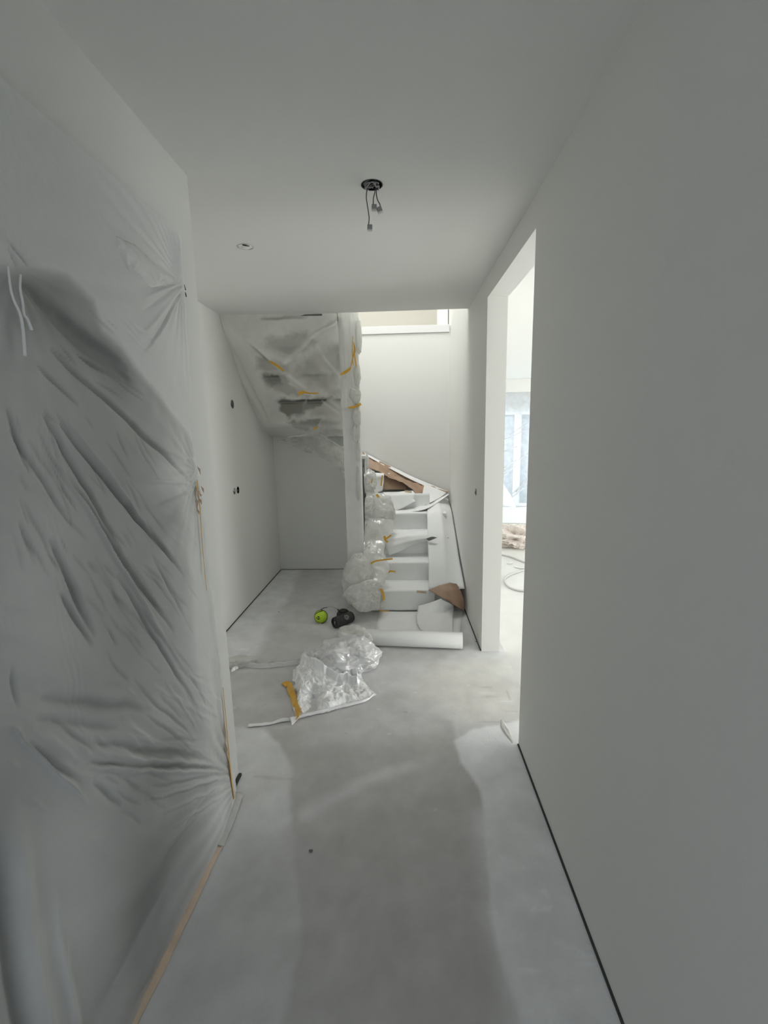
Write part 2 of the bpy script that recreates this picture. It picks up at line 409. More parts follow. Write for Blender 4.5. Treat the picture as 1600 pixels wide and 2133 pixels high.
# right wall: near piece, header over the wide opening, far piece with a socket hole
TH = .13
def wall_piece(mb, ya, yb, z0, z1):
    ys = [ya]+[y for y in (1.0, 2.125, 3.13) if ya < y < yb]+[yb]
    for a, b in zip(ys[:-1], ys[1:]):
        mb.prism([(XR(a), a), (XR(a)+TH, a), (XR(b)+TH, b), (XR(b), b)], z0, z1)
mb = MB(); wall_piece(mb, -2.1, 2.125, 0, ZC); wall_piece(mb, 2.125, 3.13, 2.44, ZC)
HS = (3.445, 1.14, .028)
V, Fc = holed((3.13, 5.33, 0, ZC), [HS])
mb.add([(XR(a), a, z) for a, z in V], [f[::-1] for f in Fc])
mb.add([(XR(3.13), 3.13, 0), (XR(3.13)+TH, 3.13, 0), (XR(3.13)+TH, 3.13, ZC), (XR(3.13), 3.13, ZC), (XR(5.33)+TH, 5.33, 0), (XR(5.33)+TH, 5.33, ZC)], [(0, 1, 2, 3), (1, 4, 5, 2)])
wall_piece(mb, 1.4, 6.7, ZC, TOP)
struct('wall_right', mb, 'wall')
# left corridor wall with the doorway behind the film
XL = -.808; YC = 1.885
mb = MB(); mb.box(XL-.12, XL, -2.1, .45, 0, ZC); mb.box(XL-.12, XL, 1.60, YC, 0, ZC); mb.box(XL-.12, XL, .45, 1.60, 2.05, ZC)
mb.box(-1.62, XL-.12, YC-.12, YC, 0, ZC)
struct('wall_left', mb, 'wall')
mb = MB(); mb.box(XL-.115, XL-.075, .452, 1.598, .005, 2.045)
d1 = struct('door_1', mb, 'door')
mb = MB().tube([(XL-.075, .56, 1.05), (XL-.045, .56, 1.05), (XL-.045, .60, 1.05), (XL-.045, .69, 1.05)], .009, sub=4)
link('door_handle', mb, 'grey', d1, smooth=True)
# hall left wall with socket holes
HL = [(4.008, 1.871, .036), (3.90, 1.118, .030), (3.985, 1.118, .030)]
V, Fc = holed((YC-.12, 5.33, 0, TOP), HL); mb = MB()
mb.add([(-1.49, a, z) for a, z in V], Fc)
mb.box(-1.62, -1.60, YC-.12, 6.7, 0, TOP); mb.box(-1.6, -1.49, 5.33, 6.7, 0, TOP)
struct('wall_left', mb, 'wall')
# back wall, the storey above, behind the camera
mb = MB(); mb.box(-1.6, .7, 5.2, 5.33, 0, 2.655); mb.box(-1.6, .7, 5.21, 6.7, 2.655, 2.73); struct('wall_back', mb, 'wall')
mb = MB(); mb.box(-1.488, XR(5.2)-.004, 5.188, 5.24, 2.657, ZU); struct('trim_1', mb, 'white', bevel=.002)
mb = MB(); mb.box(-1.6, .7, 6.6, 6.7, ZU, TOP); struct('wall_back', mb, 'beige')
mb = MB(); mb.box(.41, .52, 5.42, 5.60, 2.731, TOP); struct('wall_right', mb, 'wall')
mb = MB(); mb.box(-1.6, .6, 1.4, 1.5, ZU, TOP); struct('wall_front', mb, 'wall')
mb = MB(); mb.box(-1.62, .7, 1.4, 3.15, TOP, TOP+.1); mb.box(-1.62, .7, 4.85, 6.7, TOP, TOP+.1); mb.box(-1.62, -1.1, 3.15, 4.85, TOP, TOP+.1); mb.box(.4, .7, 3.15, 4.85, TOP, TOP+.1)
struct('ceiling', mb, 'ceil')
mb = MB(); mb.box(-.93, -.50, -2.1, -1.9, 0, ZC); mb.box(.3, .75, -2.1, -1.9, 0, ZC); mb.box(-.5, .3, -2.1, -1.9, 2.3, ZC); struct('wall_front', mb, 'wall')
# living room shell
LR = 6.5; YW = 9.5
mb = MB()
for a, b in ((-1.0, .35), (2.85, 4.35), (6.85, 9.7)): mb.box(LR, LR+.2, a, b, 0, ZC)
for a, b in ((.35, 2.85), (4.35, 6.85)): mb.box(LR, LR+.2, a, b, 2.3, ZC); mb.box(LR, LR+.2, a, b, 0, .15)
struct('wall_right', mb, 'wall')
mb = MB(); mb.box(XR(3.13)+TH, .82, 3.30, 5.4, 0, ZC); mb.box(.70, .82, 5.4, 9.7, 0, ZC)
mb2 = MB(); mb2.box(.70, 1.60, YW, YW+.2, 0, ZC); mb2.box(4.6, LR, YW, YW+.2, 0, ZC); mb2.box(1.6, 4.6, YW, YW+.2, 1.97, ZC); mb2.box(.82, LR, YW-.28, YW, 2.33, ZC)
struct('wall_back', mb2, 'wall')
mb = MB(); mb.box(.70, LR, -1.0, -.9, 0, ZC); struct('wall_front', mb, 'wall')
mb = MB(); mb.box(.70, .82, 5.4, 9.5, 0, ZC); struct('wall_left', mb, 'wall')

# dark expansion joint strips where walls meet the floor
def joint(name, pts, w, h):
    mb = MB()
    for (a, b) in zip(pts[:-1], pts[1:]):
        a = np.array(a); b = np.array(b); t = (b-a)/np.linalg.norm(b-a); nrm = np.array([-t[1], t[0]])*w
        mb.prism([tuple(a), tuple(b), tuple(b+nrm), tuple(a+nrm)], -.002, h)
    return struct(name, mb, 'dark')
joint('trim_2', [(XR(y), y) for y in (-1.8, 0, 1.0, 2.12)], .007, .006)
joint('trim_3', [(XR(y), y) for y in (3.14, 4.2, 5.19)], .007, .006)
joint('trim_4', [(-1.49, 5.19), (-1.49, 1.9)], .006, .006)
joint('trim_5', [(.5, 5.2), (-1.48, 5.2)], .005, .004)
joint('trim_6', [(XL+.003, YC+.001), (XL+.003, 1.70)], .012, .012)

# ------------------------------------------------------------ windows
def window(name, n, x0, x1, z0, z1, y, axis='y', mull=()):
    """frame in the wall plane; axis tells which way it faces"""
    def bx(mb, a0, a1, d0, d1, c0, c1):
        if axis == 'y': mb.box(a0, a1, d0, d1, c0, c1)
        elif axis == 'x': mb.box(d0, d1, a0, a1, c0, c1)
        else: mb.box(a0, a1, c0, c1, d0, d1)
    w = .06; mb = MB()
    bx(mb, x0, x1, y, y+.07, z0, z0+w); bx(mb, x0, x1, y, y+.07, z1-w, z1); bx(mb, x0, x0+w, y, y+.07, z0+w, z1-w); bx(mb, x1-w, x1, y, y+.07, z0+w, z1-w)
    f = struct(name, mb, 'white', bevel=.004)
    xs = [x0+w]+[m for m in mull]+[x1-w]
    for m_ in mull:
        q = MB(); bx(q, m_-.06, m_+.06, y-.01, y+.08, z0+w, z1-w); link('mullion', q, 'white', f, bevel=.004)
    for i in range(len(xs)-1):
        q = MB(); bx(q, xs[i]+(.055 if i else 0), xs[i+1]-(.055 if i < len(xs)-2 else 0), y+.03, y+.036, z0+w, z1-w); link('pane', q, 'glass', f)
    return f
window('window_1', 1, 1.6, 4.6, .0, 1.97, YW+.06, 'y', (2.36, 3.5))
window('window_2', 2, .35, 2.85, .15, 2.3, LR+.08, 'x', (1.6,))
window('window_3', 3, 4.35, 6.85, .15, 2.3, LR+.08, 'x', (5.6,))
window('window_4', 4, -1.1, .4, 3.15, 4.85, TOP+.02, 'z')
mb = MB(); mb.box(-.5, .3, -2.02, -1.98, 0, .1); mb.box(-.5, .3, -2.02, -1.98, 2.2, 2.3); mb.box(-.5, -.4, -2.02, -1.98, .1, 2.2); mb.box(.2, .3, -2.02, -1.98, .1, 2.2)
d2 = struct('door_2', mb, 'white'); q = MB(); q.box(-.4, .2, -2.005, -1.995, .1, 2.2); link('pane', q, 'glass', d2)  # unseen glazed door behind the added fill light
# garden outside
mb = MB(); mb.box(-8, 22, 9.75, 24, -.25, -.15); struct('ground', mb, 'lawn')
X, Z = np.meshgrid(np.linspace(-3, 12, 160), np.linspace(-.2, 2.3, 30), indexing='ij')
P = np.stack([X, 14+0*X+fbm(X*1.5, Z*1.5, 0, 4, 4)*.5, Z+fbm(X*2, 0*X, 0, 14, 3)*.2*(Z > 1.5)], -1)
tag(link('hedge', gridmesh(P), 'hedge', smooth=False, solid=.4), 'dark hedge in the garden behind the film-covered window', 'hedge')

# ============================================================ FILM ON THE CORRIDOR WALL
def wall_film():
    xw = -.792
    ny, nz = 340, 460
    u = np.linspace(0, 1, ny); s = np.linspace(0, 1, nz); U, S = np.meshgrid(u, s, indexing='ij')
    ze = np.array([0, .53, 1.0, 1.43, 1.51, 2.0, 2.16, 2.31]); ye = np.array([1.790, 1.762, 1.74, 1.722, 1.695, 1.735, 1.745, 1.75])
    Zt = 2.31; Z = S*Zt
    Yr = np.interp(Z, ze, ye)+.006*fbm(Z*14, 0*Z, 0, 2, 3)
    Y = .05+U*(Yr-.05)
    q = lambda a, b: onx(a, b, xw)[1:]
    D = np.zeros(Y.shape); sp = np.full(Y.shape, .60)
    # wrinkles: (x1,y1,x2,y2,width m,height m, spray change that also paints in fold shade)
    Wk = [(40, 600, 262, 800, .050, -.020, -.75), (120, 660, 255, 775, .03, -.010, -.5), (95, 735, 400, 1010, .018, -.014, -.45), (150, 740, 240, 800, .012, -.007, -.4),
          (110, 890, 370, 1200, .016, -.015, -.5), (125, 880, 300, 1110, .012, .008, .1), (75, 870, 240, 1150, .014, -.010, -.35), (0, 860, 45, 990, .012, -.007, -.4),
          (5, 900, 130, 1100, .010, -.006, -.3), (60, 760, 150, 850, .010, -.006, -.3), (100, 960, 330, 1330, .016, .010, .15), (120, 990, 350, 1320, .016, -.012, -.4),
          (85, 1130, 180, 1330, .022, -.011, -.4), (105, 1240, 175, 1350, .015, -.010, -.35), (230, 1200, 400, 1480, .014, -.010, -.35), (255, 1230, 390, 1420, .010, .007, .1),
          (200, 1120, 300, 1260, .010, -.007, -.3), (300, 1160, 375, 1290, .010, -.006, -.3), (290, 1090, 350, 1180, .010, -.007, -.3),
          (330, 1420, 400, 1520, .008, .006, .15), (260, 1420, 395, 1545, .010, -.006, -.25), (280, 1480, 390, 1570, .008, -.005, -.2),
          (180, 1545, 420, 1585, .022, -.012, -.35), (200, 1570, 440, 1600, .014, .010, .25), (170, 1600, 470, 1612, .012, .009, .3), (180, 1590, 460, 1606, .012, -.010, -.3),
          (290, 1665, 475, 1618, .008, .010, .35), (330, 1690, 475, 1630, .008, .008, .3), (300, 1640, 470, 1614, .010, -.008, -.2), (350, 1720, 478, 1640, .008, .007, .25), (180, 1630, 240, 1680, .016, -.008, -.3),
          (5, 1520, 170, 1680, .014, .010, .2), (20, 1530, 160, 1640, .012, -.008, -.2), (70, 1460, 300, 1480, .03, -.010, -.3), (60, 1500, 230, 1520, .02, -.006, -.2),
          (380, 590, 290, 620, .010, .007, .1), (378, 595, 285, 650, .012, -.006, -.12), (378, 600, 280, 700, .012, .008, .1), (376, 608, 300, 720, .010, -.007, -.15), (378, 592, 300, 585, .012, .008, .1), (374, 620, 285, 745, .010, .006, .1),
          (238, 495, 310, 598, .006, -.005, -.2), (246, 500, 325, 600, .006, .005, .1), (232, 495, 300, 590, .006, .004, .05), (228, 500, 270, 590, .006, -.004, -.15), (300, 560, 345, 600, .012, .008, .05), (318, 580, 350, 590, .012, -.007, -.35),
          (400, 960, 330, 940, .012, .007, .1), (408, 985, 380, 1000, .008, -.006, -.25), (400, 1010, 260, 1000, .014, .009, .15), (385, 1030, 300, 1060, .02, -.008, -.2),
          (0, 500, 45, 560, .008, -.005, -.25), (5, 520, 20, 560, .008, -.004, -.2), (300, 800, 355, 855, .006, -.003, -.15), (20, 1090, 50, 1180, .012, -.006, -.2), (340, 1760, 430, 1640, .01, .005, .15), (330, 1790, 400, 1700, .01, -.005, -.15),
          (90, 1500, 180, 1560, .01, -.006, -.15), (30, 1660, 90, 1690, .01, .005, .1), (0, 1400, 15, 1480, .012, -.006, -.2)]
    wob = fbm(Y*9, Z*9, 0, 61, 3)*.007
    rg = random.Random(77)
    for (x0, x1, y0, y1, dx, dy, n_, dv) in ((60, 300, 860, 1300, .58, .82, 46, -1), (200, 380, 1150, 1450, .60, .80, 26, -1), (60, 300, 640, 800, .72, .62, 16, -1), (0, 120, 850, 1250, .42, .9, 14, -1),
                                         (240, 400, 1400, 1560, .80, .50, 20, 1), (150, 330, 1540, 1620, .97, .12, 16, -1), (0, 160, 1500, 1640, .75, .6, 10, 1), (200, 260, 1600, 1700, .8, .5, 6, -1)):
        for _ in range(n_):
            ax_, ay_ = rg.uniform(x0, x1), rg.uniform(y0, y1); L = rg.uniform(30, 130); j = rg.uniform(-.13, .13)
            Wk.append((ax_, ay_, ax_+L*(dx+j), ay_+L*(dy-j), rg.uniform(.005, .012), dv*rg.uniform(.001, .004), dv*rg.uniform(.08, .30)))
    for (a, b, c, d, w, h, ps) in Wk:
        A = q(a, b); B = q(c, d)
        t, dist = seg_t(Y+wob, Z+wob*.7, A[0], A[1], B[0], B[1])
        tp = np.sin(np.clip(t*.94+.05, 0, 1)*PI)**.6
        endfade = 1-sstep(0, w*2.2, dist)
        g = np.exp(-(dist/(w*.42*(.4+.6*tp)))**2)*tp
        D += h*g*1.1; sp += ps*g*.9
    # radiating pleats around the points where the tape holds the film
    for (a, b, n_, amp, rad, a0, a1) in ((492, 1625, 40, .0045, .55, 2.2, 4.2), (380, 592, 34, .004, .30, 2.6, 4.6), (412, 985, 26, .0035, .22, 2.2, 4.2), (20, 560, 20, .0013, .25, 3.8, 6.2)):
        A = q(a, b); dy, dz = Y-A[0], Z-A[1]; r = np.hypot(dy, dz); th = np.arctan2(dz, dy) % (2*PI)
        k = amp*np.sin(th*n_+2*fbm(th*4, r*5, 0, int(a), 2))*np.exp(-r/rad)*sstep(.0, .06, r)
        D += k; sp += k*30  # pleat shade put into the opacity too
    # diagonal drape all over and small crinkles
    s1 = (Y*.62+Z*.78); s2 = (Y*.78-Z*.62)
    mid = sstep(.2, .6, Z)*(1-sstep(1.7, 1.95, Z))
    D += mid*.0045*ridge(s1*9+fbm(Y*2, Z*2, 0, 5, 2), s2*1.6, 0, 51, 3)
    D += .0014*ridge(Y*16, Z*16, 0, 52, 3)*sstep(.0, .35, (Z > 1.85)+(Y > 1.55)*1.0)
    # broad billow, held at the right edge and at the top
    edge = sstep(0, .25, Yr-Y)*sstep(0, .35, Zt-Z)
    D += .028*edge*(.6+.5*fbm(Y*2.2, Z*1.6, 0, 71, 2))
    # vertical folds at the near end
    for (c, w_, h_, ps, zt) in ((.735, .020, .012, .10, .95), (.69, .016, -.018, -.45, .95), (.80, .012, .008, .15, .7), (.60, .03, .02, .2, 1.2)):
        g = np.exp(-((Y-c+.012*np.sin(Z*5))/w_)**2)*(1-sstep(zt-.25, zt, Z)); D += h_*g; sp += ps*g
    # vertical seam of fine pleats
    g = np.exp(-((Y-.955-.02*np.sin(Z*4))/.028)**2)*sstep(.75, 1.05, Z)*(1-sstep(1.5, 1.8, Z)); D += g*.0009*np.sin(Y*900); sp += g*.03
    # paint mist: (px, py, rx m, rz m, rotation, change)
    dg = poly_sd(Y+wob, Z+wob, [tuple(q(a, b)) for a, b in ((-250, 500), (0, 566), (45, 572), (130, 578), (185, 628), (203, 690), (300, 800), (392, 905), (470, 1100), (470, 2200), (-250, 2200))])
    sp += .40*sstep(-.03, .03, dg)
    sp -= .20*(1-sstep(-.015, .015, dg))*np.exp(dg/.25)
    for (a, b, ry, rz, ro, dv) in ((100, 650, .16, .09, -.5, -.22), (230, 770, .10, .07, -.6, -.22), (160, 900, .22, .22, 0, -.10), (290, 1120, .24, .34, -.3, -.24), (250, 1350, .2, .2, 0, -.12), (60, 1150, .12, .3, 0, .10), (355, 1000, .14, .08, 0, .34), (380, 800, .10, .16, 0, .2),
                                   (250, 950, .09, .09, 0, -.08), (30, 1250, .12, .35, 0, .10), (415, 1300, .10, .46, 0, .44), (300, 1630, .26, .10, 0, -.20), (330, 1830, .24, .22, .5, -.42),
                                   (400, 1610, .10, .10, 0, .16), (130, 1800, .20, .22, 0, .26), (110, 2050, .20, .20, 0, .20), (290, 1980, .10, .24, 0, -.36), (440, 1700, .12, .10, 0, .34), (340, 1075, .16, .05, .3, -.12), (70, 1560, .2, .10, 0, -.04)):
        A = q(a, b); dy, dz = Y-A[0], Z-A[1]; c_, s_ = math.cos(ro), math.sin(ro); e = ((dy*c_+dz*s_)/ry)**2+((-dy*s_+dz*c_)/rz)**2
        sp += dv*np.exp(-e)
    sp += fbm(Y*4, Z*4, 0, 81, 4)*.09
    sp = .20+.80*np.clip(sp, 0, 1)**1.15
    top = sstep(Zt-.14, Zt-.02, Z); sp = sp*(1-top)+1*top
    indoor = sstep(.47, .53, Y)*(1-sstep(1.54, 1.59, Y))*(1-sstep(1.98, 2.03, Z))
    X = xw+np.maximum(D, -.010-.045*indoor)*sstep(0, .02, Yr-Y)*sstep(0, .02, Zt-Z)
    # foot of the film lies out on the floor
    xfoot = xw+np.interp(Y, [.0, .95, 1.55, 1.72, 1.82], [.022, .022, .045, .03, .0])
    k = 1-sstep(0, .30, Z); X = X*(1-k)+np.maximum(X, xfoot)*k
    P = np.stack([X, Y, Z+.003], -1)
    root = empty('masking_film', (xw, 1.2, 0), 'large grey-white wrinkled masking film taped over the doorway in the left corridor wall', 'plastic film')
    link('film_sheet', gridmesh(P), 'wallfilm', root, smooth=True, attrs={'spray_and_shade': sp.reshape(-1)})
    return root
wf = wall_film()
# golden tape sliver on the wall end, and a torn tuft higher up
def strip(pts, w, nrm, th=.0012, n=10, tw=None):
    """flat tape strip along pts, width w (number or list), lying on a plane with normal nrm"""
    P = [np.array(p, float) for p in pts]; nrm = np.array(nrm, float); nrm /= np.linalg.norm(nrm)
    ws = w if hasattr(w, '__len__') else [w]*len(P); rows = [[], [], []]
    for i, p in enumerate(P):
        t = P[min(i+1, len(P)-1)]-P[max(i-1, 0)]; t /= np.linalg.norm(t); s = np.cross(nrm, t); s /= np.linalg.norm(s)
        rows[0].append(p-s*ws[i]/2); rows[1].append(p+nrm*.001); rows[2].append(p+s*ws[i]/2)
    return gridmesh(patch(rows, 2, 4))
tx = -.784
A = [onx(u, v, x_) for u, v, x_ in ((464, 1432, -.784), (470, 1490, -.782), (476, 1560, -.778), (482, 1620, -.770), (488, 1660, -.762))]
link('tape_strip', strip(A, [.002, .016, .026, .030, .032], (1, .3, 0)), 'tape', wf, solid=.001)
A = [onx(u, v, tx+.003) for u, v in ((470, 1588), (477, 1625), (484, 1650))]
link('tape_gleam', strip(A, [.001, .005, .002], (1, 0, 0)), 'white', wf, solid=.0006)
A = [onx(u, v, tx+.004) for u, v in ((411, 1000), (413, 1030), (417, 1060), (421, 1130), (430, 1230))]
link('tape_strip', strip(A, [.004, .016, .010, .005, .002], (1, .2, 0)), 'tape', wf, solid=.001)
rng = random.Random(3)
for _ in range(9):
    a = onx(rng.uniform(406, 420), rng.uniform(968, 1060), tx+.006)
    link('torn_edge', MB().add([a, a+np.array([.004, .012, -.03])*rng.uniform(.5, 1.3), a+np.array([.010, .004, -.012])], [(0, 1, 2)]), 'tapepale', wf, solid=.0006)
# film edge strip along the wall end
Zs = np.linspace(.45, 2.15, 120); e = np.interp(Zs, [0, .53, 1.0, 1.43, 1.51, 2.0, 2.16], [1.815, 1.777, 1.74, 1.722, 1.695, 1.735, 1.745])
R0 = np.stack([0*Zs+XL+.003, e-.035, Zs], -1); R1 = np.stack([XL+.012+.008*fbm(Zs*9, 0*Zs, 0, 8, 3), e-.012, Zs], -1); R2 = np.stack([0*Zs+XL+.003, e+.014+.010*fbm(Zs*7, 0*Zs, 0, 5, 3), Zs], -1)
P = patch([R0, R1, R2], 5, 1)
link('film_hem', gridmesh(P), 'wrap', wf, smooth=True)
# crinkled double fold of film by the upper corner
rows = [[onx(u, v, x_) for (u, v), x_ in zip(L, X_)] for L, X_ in ((((224, 488), (232, 490), (240, 491), (252, 497)), (-.790, -.784, -.780, -.790)), (((236, 520), (262, 512), (282, 515), (296, 526)), (-.790, -.774, -.776, -.790)),
        (((262, 560), (292, 552), (318, 550), (334, 562)), (-.788, -.768, -.772, -.788)), (((300, 600), (328, 596), (350, 588), (377, 588)), (-.786, -.772, -.778, -.790)))]
P = patch(rows, 22, 22); P = wrinkle(P, .0045, 1, 301, (5, 26, 13)); P = wrinkle(P, .004, 12, 303, (1, 1, 1), 'fold')
link('folded_corner', gridmesh(P), 'wallpatch', wf, smooth=True)
# two paint drips running down the film
for L in (((17, 555), (22, 600), (30, 628), (42, 655), (48, 690), (52, 742)), ((43, 572), (42, 600), (47, 630), (50, 655), (57, 665), (66, 688))):
    A = [onx(u, v, -.764) for u, v in L]
    link('paint_drip', MB().tube(A, .0027, 8, 6, lambda t: .7+.5*t), 'drip', wf, smooth=True)
# tape foot: pale crepe tape holding the film to the floor
A = [onz(u, v, .008) for u, v in ((225, 2250), (275, 2125), (325, 2030), (365, 1945), (395, 1885), (430, 1810), (462, 1745))]
P = patch([[p+np.array([-.014, 0, .004]) for p in A], [p+np.array([.002, 0, .006]) for p in A], [p+np.array([.018, .004, -.006]) for p in A]], 4, 8); P = wrinkle(P, .003, 22, 8)
link('floor_tape', gridmesh(P), 'tapepale', wf, smooth=True, solid=.001)
A = [onz(u, v, .008) for u, v in ((452, 1765), (465, 1735), (480, 1700), (492, 1665), (500, 1655))]
P = patch([[p+np.array([-.03, 0, .006]) for p in A], [p+np.array([.0, 0, .010]) for p in A], [p+np.array([.022, .004, -.004]) for p in A]], 6, 8); P = wrinkle(P, .006, 25, 12)
link('floor_tape', gridmesh(P), 'plaster', wf, smooth=True, solid=.001)
# wire ends poking out of the wall by the film corner
mb = MB()
for u, v, dz in ((375, 583, .028), (378, 600, .03), (377, 592, .02)):
    a = onx(u, v, XL+.002); mb.tube([a, a+np.array([.012, 0, -dz*.5]), a+np.array([.014, .003, -dz])], .0018, 6, 4)
o = link('wall_wire', mb, 'black'); tag(o, 'short black wire ends poking from the left corridor wall by the film corner', 'wire')

# ============================================================ STAIRCASE
RZ = ZU/14.0
stair = empty('staircase', (0, 4.4, 0), 'wooden winder staircase wrapped in white covers, turning left against the back wall', 'staircase')
XA, XB = -.40, .43
step_y = [3.9, 4.12, 4.34, 4.56]
def tread_riser(plan, z, riser):
    mb = MB(); mb.prism(plan, z-.035, z); link('tread', mb, 'paper', stair, bevel=.006)
    (a, b) = riser; a = np.array(a); b = np.array(b); t = (b-a)/np.linalg.norm(b-a); nn = np.array([-t[1], t[0]])*.018
    mb = MB(); mb.prism([tuple(a), tuple(b), tuple(b+nn), tuple(a+nn)], z-RZ, z-.035); link('riser', mb, 'paper', stair)
for i, y in enumerate(step_y):
    tread_riser([(XA, y), (XB, y), (XB, y+.24), (XA, y+.24)], RZ*(i+1), ((XA, y+.02), (XB, y+.02)))
BKY = 5.19; LX = -1.48
Z5, Z6, Z7, Z8 = .955, 1.15, 1.36, 1.645
def wstep(plan, z, zl, a, b):
    mb = MB(); mb.prism(plan, z-.035, z); link('tread', mb, 'paper', stair, bevel=.006)
    a = np.array(a); b = np.array(b); t = (b-a)/np.linalg.norm(b-a); nn = np.array([-t[1], t[0]])*.018
    mb = MB(); mb.prism([tuple(a), tuple(b), tuple(b+nn), tuple(a+nn)], zl, z-.035); link('riser', mb, 'paper', stair)
mb = MB(); mb.prism([(.20, 4.79), (XB, 4.79), (XB, BKY), (.20, BKY)], RZ*4-.036, RZ*4-.001); link('tread', mb, 'paper', stair)
wstep([(XA, 4.72), (.37, BKY-.005), (-.10, BKY), (XA, 4.80)], Z5, RZ*4, (XA, 4.74), (.34, BKY-.01))
wstep([(XA, 4.78), (-.06, BKY-.005), (-.46, BKY), (XA, 4.88)], Z6, Z5, (XA, 4.80), (-.09, BKY-.01))
wstep([(XA, 4.86), (-.43, BKY-.005), (-.84, BKY), (-.50, 4.88)], Z7, Z6, (XA, 4.88), (-.445, BKY-.01))
wstep([(-.50, 4.86), (-.82, BKY), (LX, BKY), (LX, 5.06), (-.54, 5.06)], Z8, Z7+.1, (-.50, 4.88), (-.84, BKY-.01))
yu = [5.12, 4.86, 4.58, 4.30, 4.06]; zb = [1.70, 1.93, 2.15, 2.36, 2.55]
for k, y in enumerate(yu):
    z = (zb[k+1] if k < 4 else 2.735)+.03; yn = yu[k+1]-.018 if k < 4 else 3.95
    mb = MB(); mb.box(LX, -.54, yn-.0, y+.02, z-.03, z); link('tread', mb, 'under', stair, bevel=.004)
    mb = MB(); mb.box(LX, -.54, y-.018, y, zb[k], z-.03); link('riser', mb, 'underriser', stair)
# stringers
mb = MB()
pr = [(3.86, .0), (4.72, .0), (5.19, 1.0), (5.19, .0)]
def stringer(x, th, pts, nm='stringer'):
    mb = MB(); n_ = len(pts); v = [(x, a, b) for a, b in pts]+[(x+th, a, b) for a, b in pts]
    mb.add(v, [tuple(range(n_)), tuple(range(n_, 2*n_))[::-1]]+[(i, (i+1) % n_, n_+(i+1) % n_, n_+i)[::-1] for i in range(n_)]); return link(nm, mb, 'white', stair)
mb = MB(); mb.box(-.52, -.50, 4.32, 5.19, .0, 1.15); link('side_panel', mb, 'white', stair)
# newel post up through the stairwell
mb = MB(); mb.prism([(-.535, 4.10), (-.388, 4.10), (-.388, 4.24), (-.535, 4.24)], 0, 3.6); link('newel_post', mb, 'fleece', stair, bevel=.004)

# ---- white protective paper on the straight steps (sagging into every corner)
def step_profile():
    pts = []
    for i, y in enumerate(step_y):
        z0 = RZ*i; z1 = RZ*(i+1)
        pts += [(y-.012, z0+.035+.0*i), (y-.010, z0+.10), (y-.014, z1-.02), (y-.008, z1+.004), (y+.02, z1+.008), (y+.12, z1+.010), (y+.17, z1+.014), (y+.20, z1+.03)]
    pts[0] = (3.885, .012); pts += [(4.77, RZ*4+.05), (4.78, RZ*5-.02)]
    return pts
pts = step_profile(); xs = [-.30, -.1, .1, .27]
P = patch([[(x, a, b) for a, b in pts] for x in xs], 8, 4); P = wrinkle(P, .003, 7, 21, (1, 1, 1), 'fbm')
cov = tag(link('stair_cover', gridmesh(P), 'fleece', smooth=True, solid=.002), 'white paper runner laid over the lower straight steps', 'paper cover')
for (u, v, u2, v2, y, m_) in ((868, 1232, 888, 1234, 3.868, 'tapepale'), ):
    link('tape_strip', strip([ony(u, v, y), ony(u2, v2, y)], .022, (0, -1, 0)), m_, cov, solid=.001)
link('tape_strip', strip([ony(806, 1195, 4.095), ony(813, 1190, 4.09), ony(824, 1191, 4.09)], .014, (0, -1, .2)), 'tape', cov, solid=.001)
link('tape_strip', strip([ony(843, 1023, 4.78), ony(858, 1025, 4.78)], .02, (0, -1, .2)), 'tapepale', cov, solid=.001)
# flaps of paper hanging off the third and fifth steps
def pp(L, Y): return [ony(u, v, y) for (u, v), y in zip(L, Y if hasattr(Y, '__len__') else [Y]*len(L))]
P = patch([pp([(803, 1112), (830, 1112), (860, 1108), (895, 1104)], 4.42), pp([(801, 1122), (830, 1120), (860, 1116), (897, 1113)], 4.30), pp([(805, 1138), (832, 1134), (862, 1126), (900, 1120)], 4.27), pp([(810, 1157), (838, 1146), (866, 1134), (892, 1127)], [4.28, 4.29, 4.30, 4.31])], 6, 6, True)
P = wrinkle(P, .011, 6, 31, (1, 1, 1), 'fold')
tag(link('paper_flap', gridmesh(P), 'fleece', smooth=True, solid=.002), 'curled white paper flap hanging over the third step edge', 'paper sheet')
P = patch([pp([(798, 1026), (822, 1026), (860, 1022)], 4.84), pp([(800, 1032), (824, 1031), (866, 1030)], 4.74), pp([(814, 1050), (832, 1050), (862, 1040)], 4.71), pp([(824, 1064), (840, 1058), (866, 1044)], 4.69)], 6, 6, True)
P = wrinkle(P, .006, 5, 34, (1, 1, 1), 'fold')
tag(link('paper_flap', gridmesh(P), 'fleece', smooth=True, solid=.002), 'folded white paper flap below the brown paper on the upper step', 'paper sheet')
P = patch([pp([(758, 984), (780, 984), (800, 985)], [5.10, 5.10, 5.12]), pp([(758, 988), (780, 988), (800, 988)], 4.88), pp([(758, 1000), (780, 1002), (800, 1000)], 4.86), pp([(760, 1026), (782, 1026), (797, 1022)], 4.85)], 5, 6)
tag(link('paper_flap', gridmesh(wrinkle(P, .004, 10, 37)), 'fleece', smooth=True, solid=.002), 'small white paper cover on the topmost visible step beside the post', 'paper sheet')
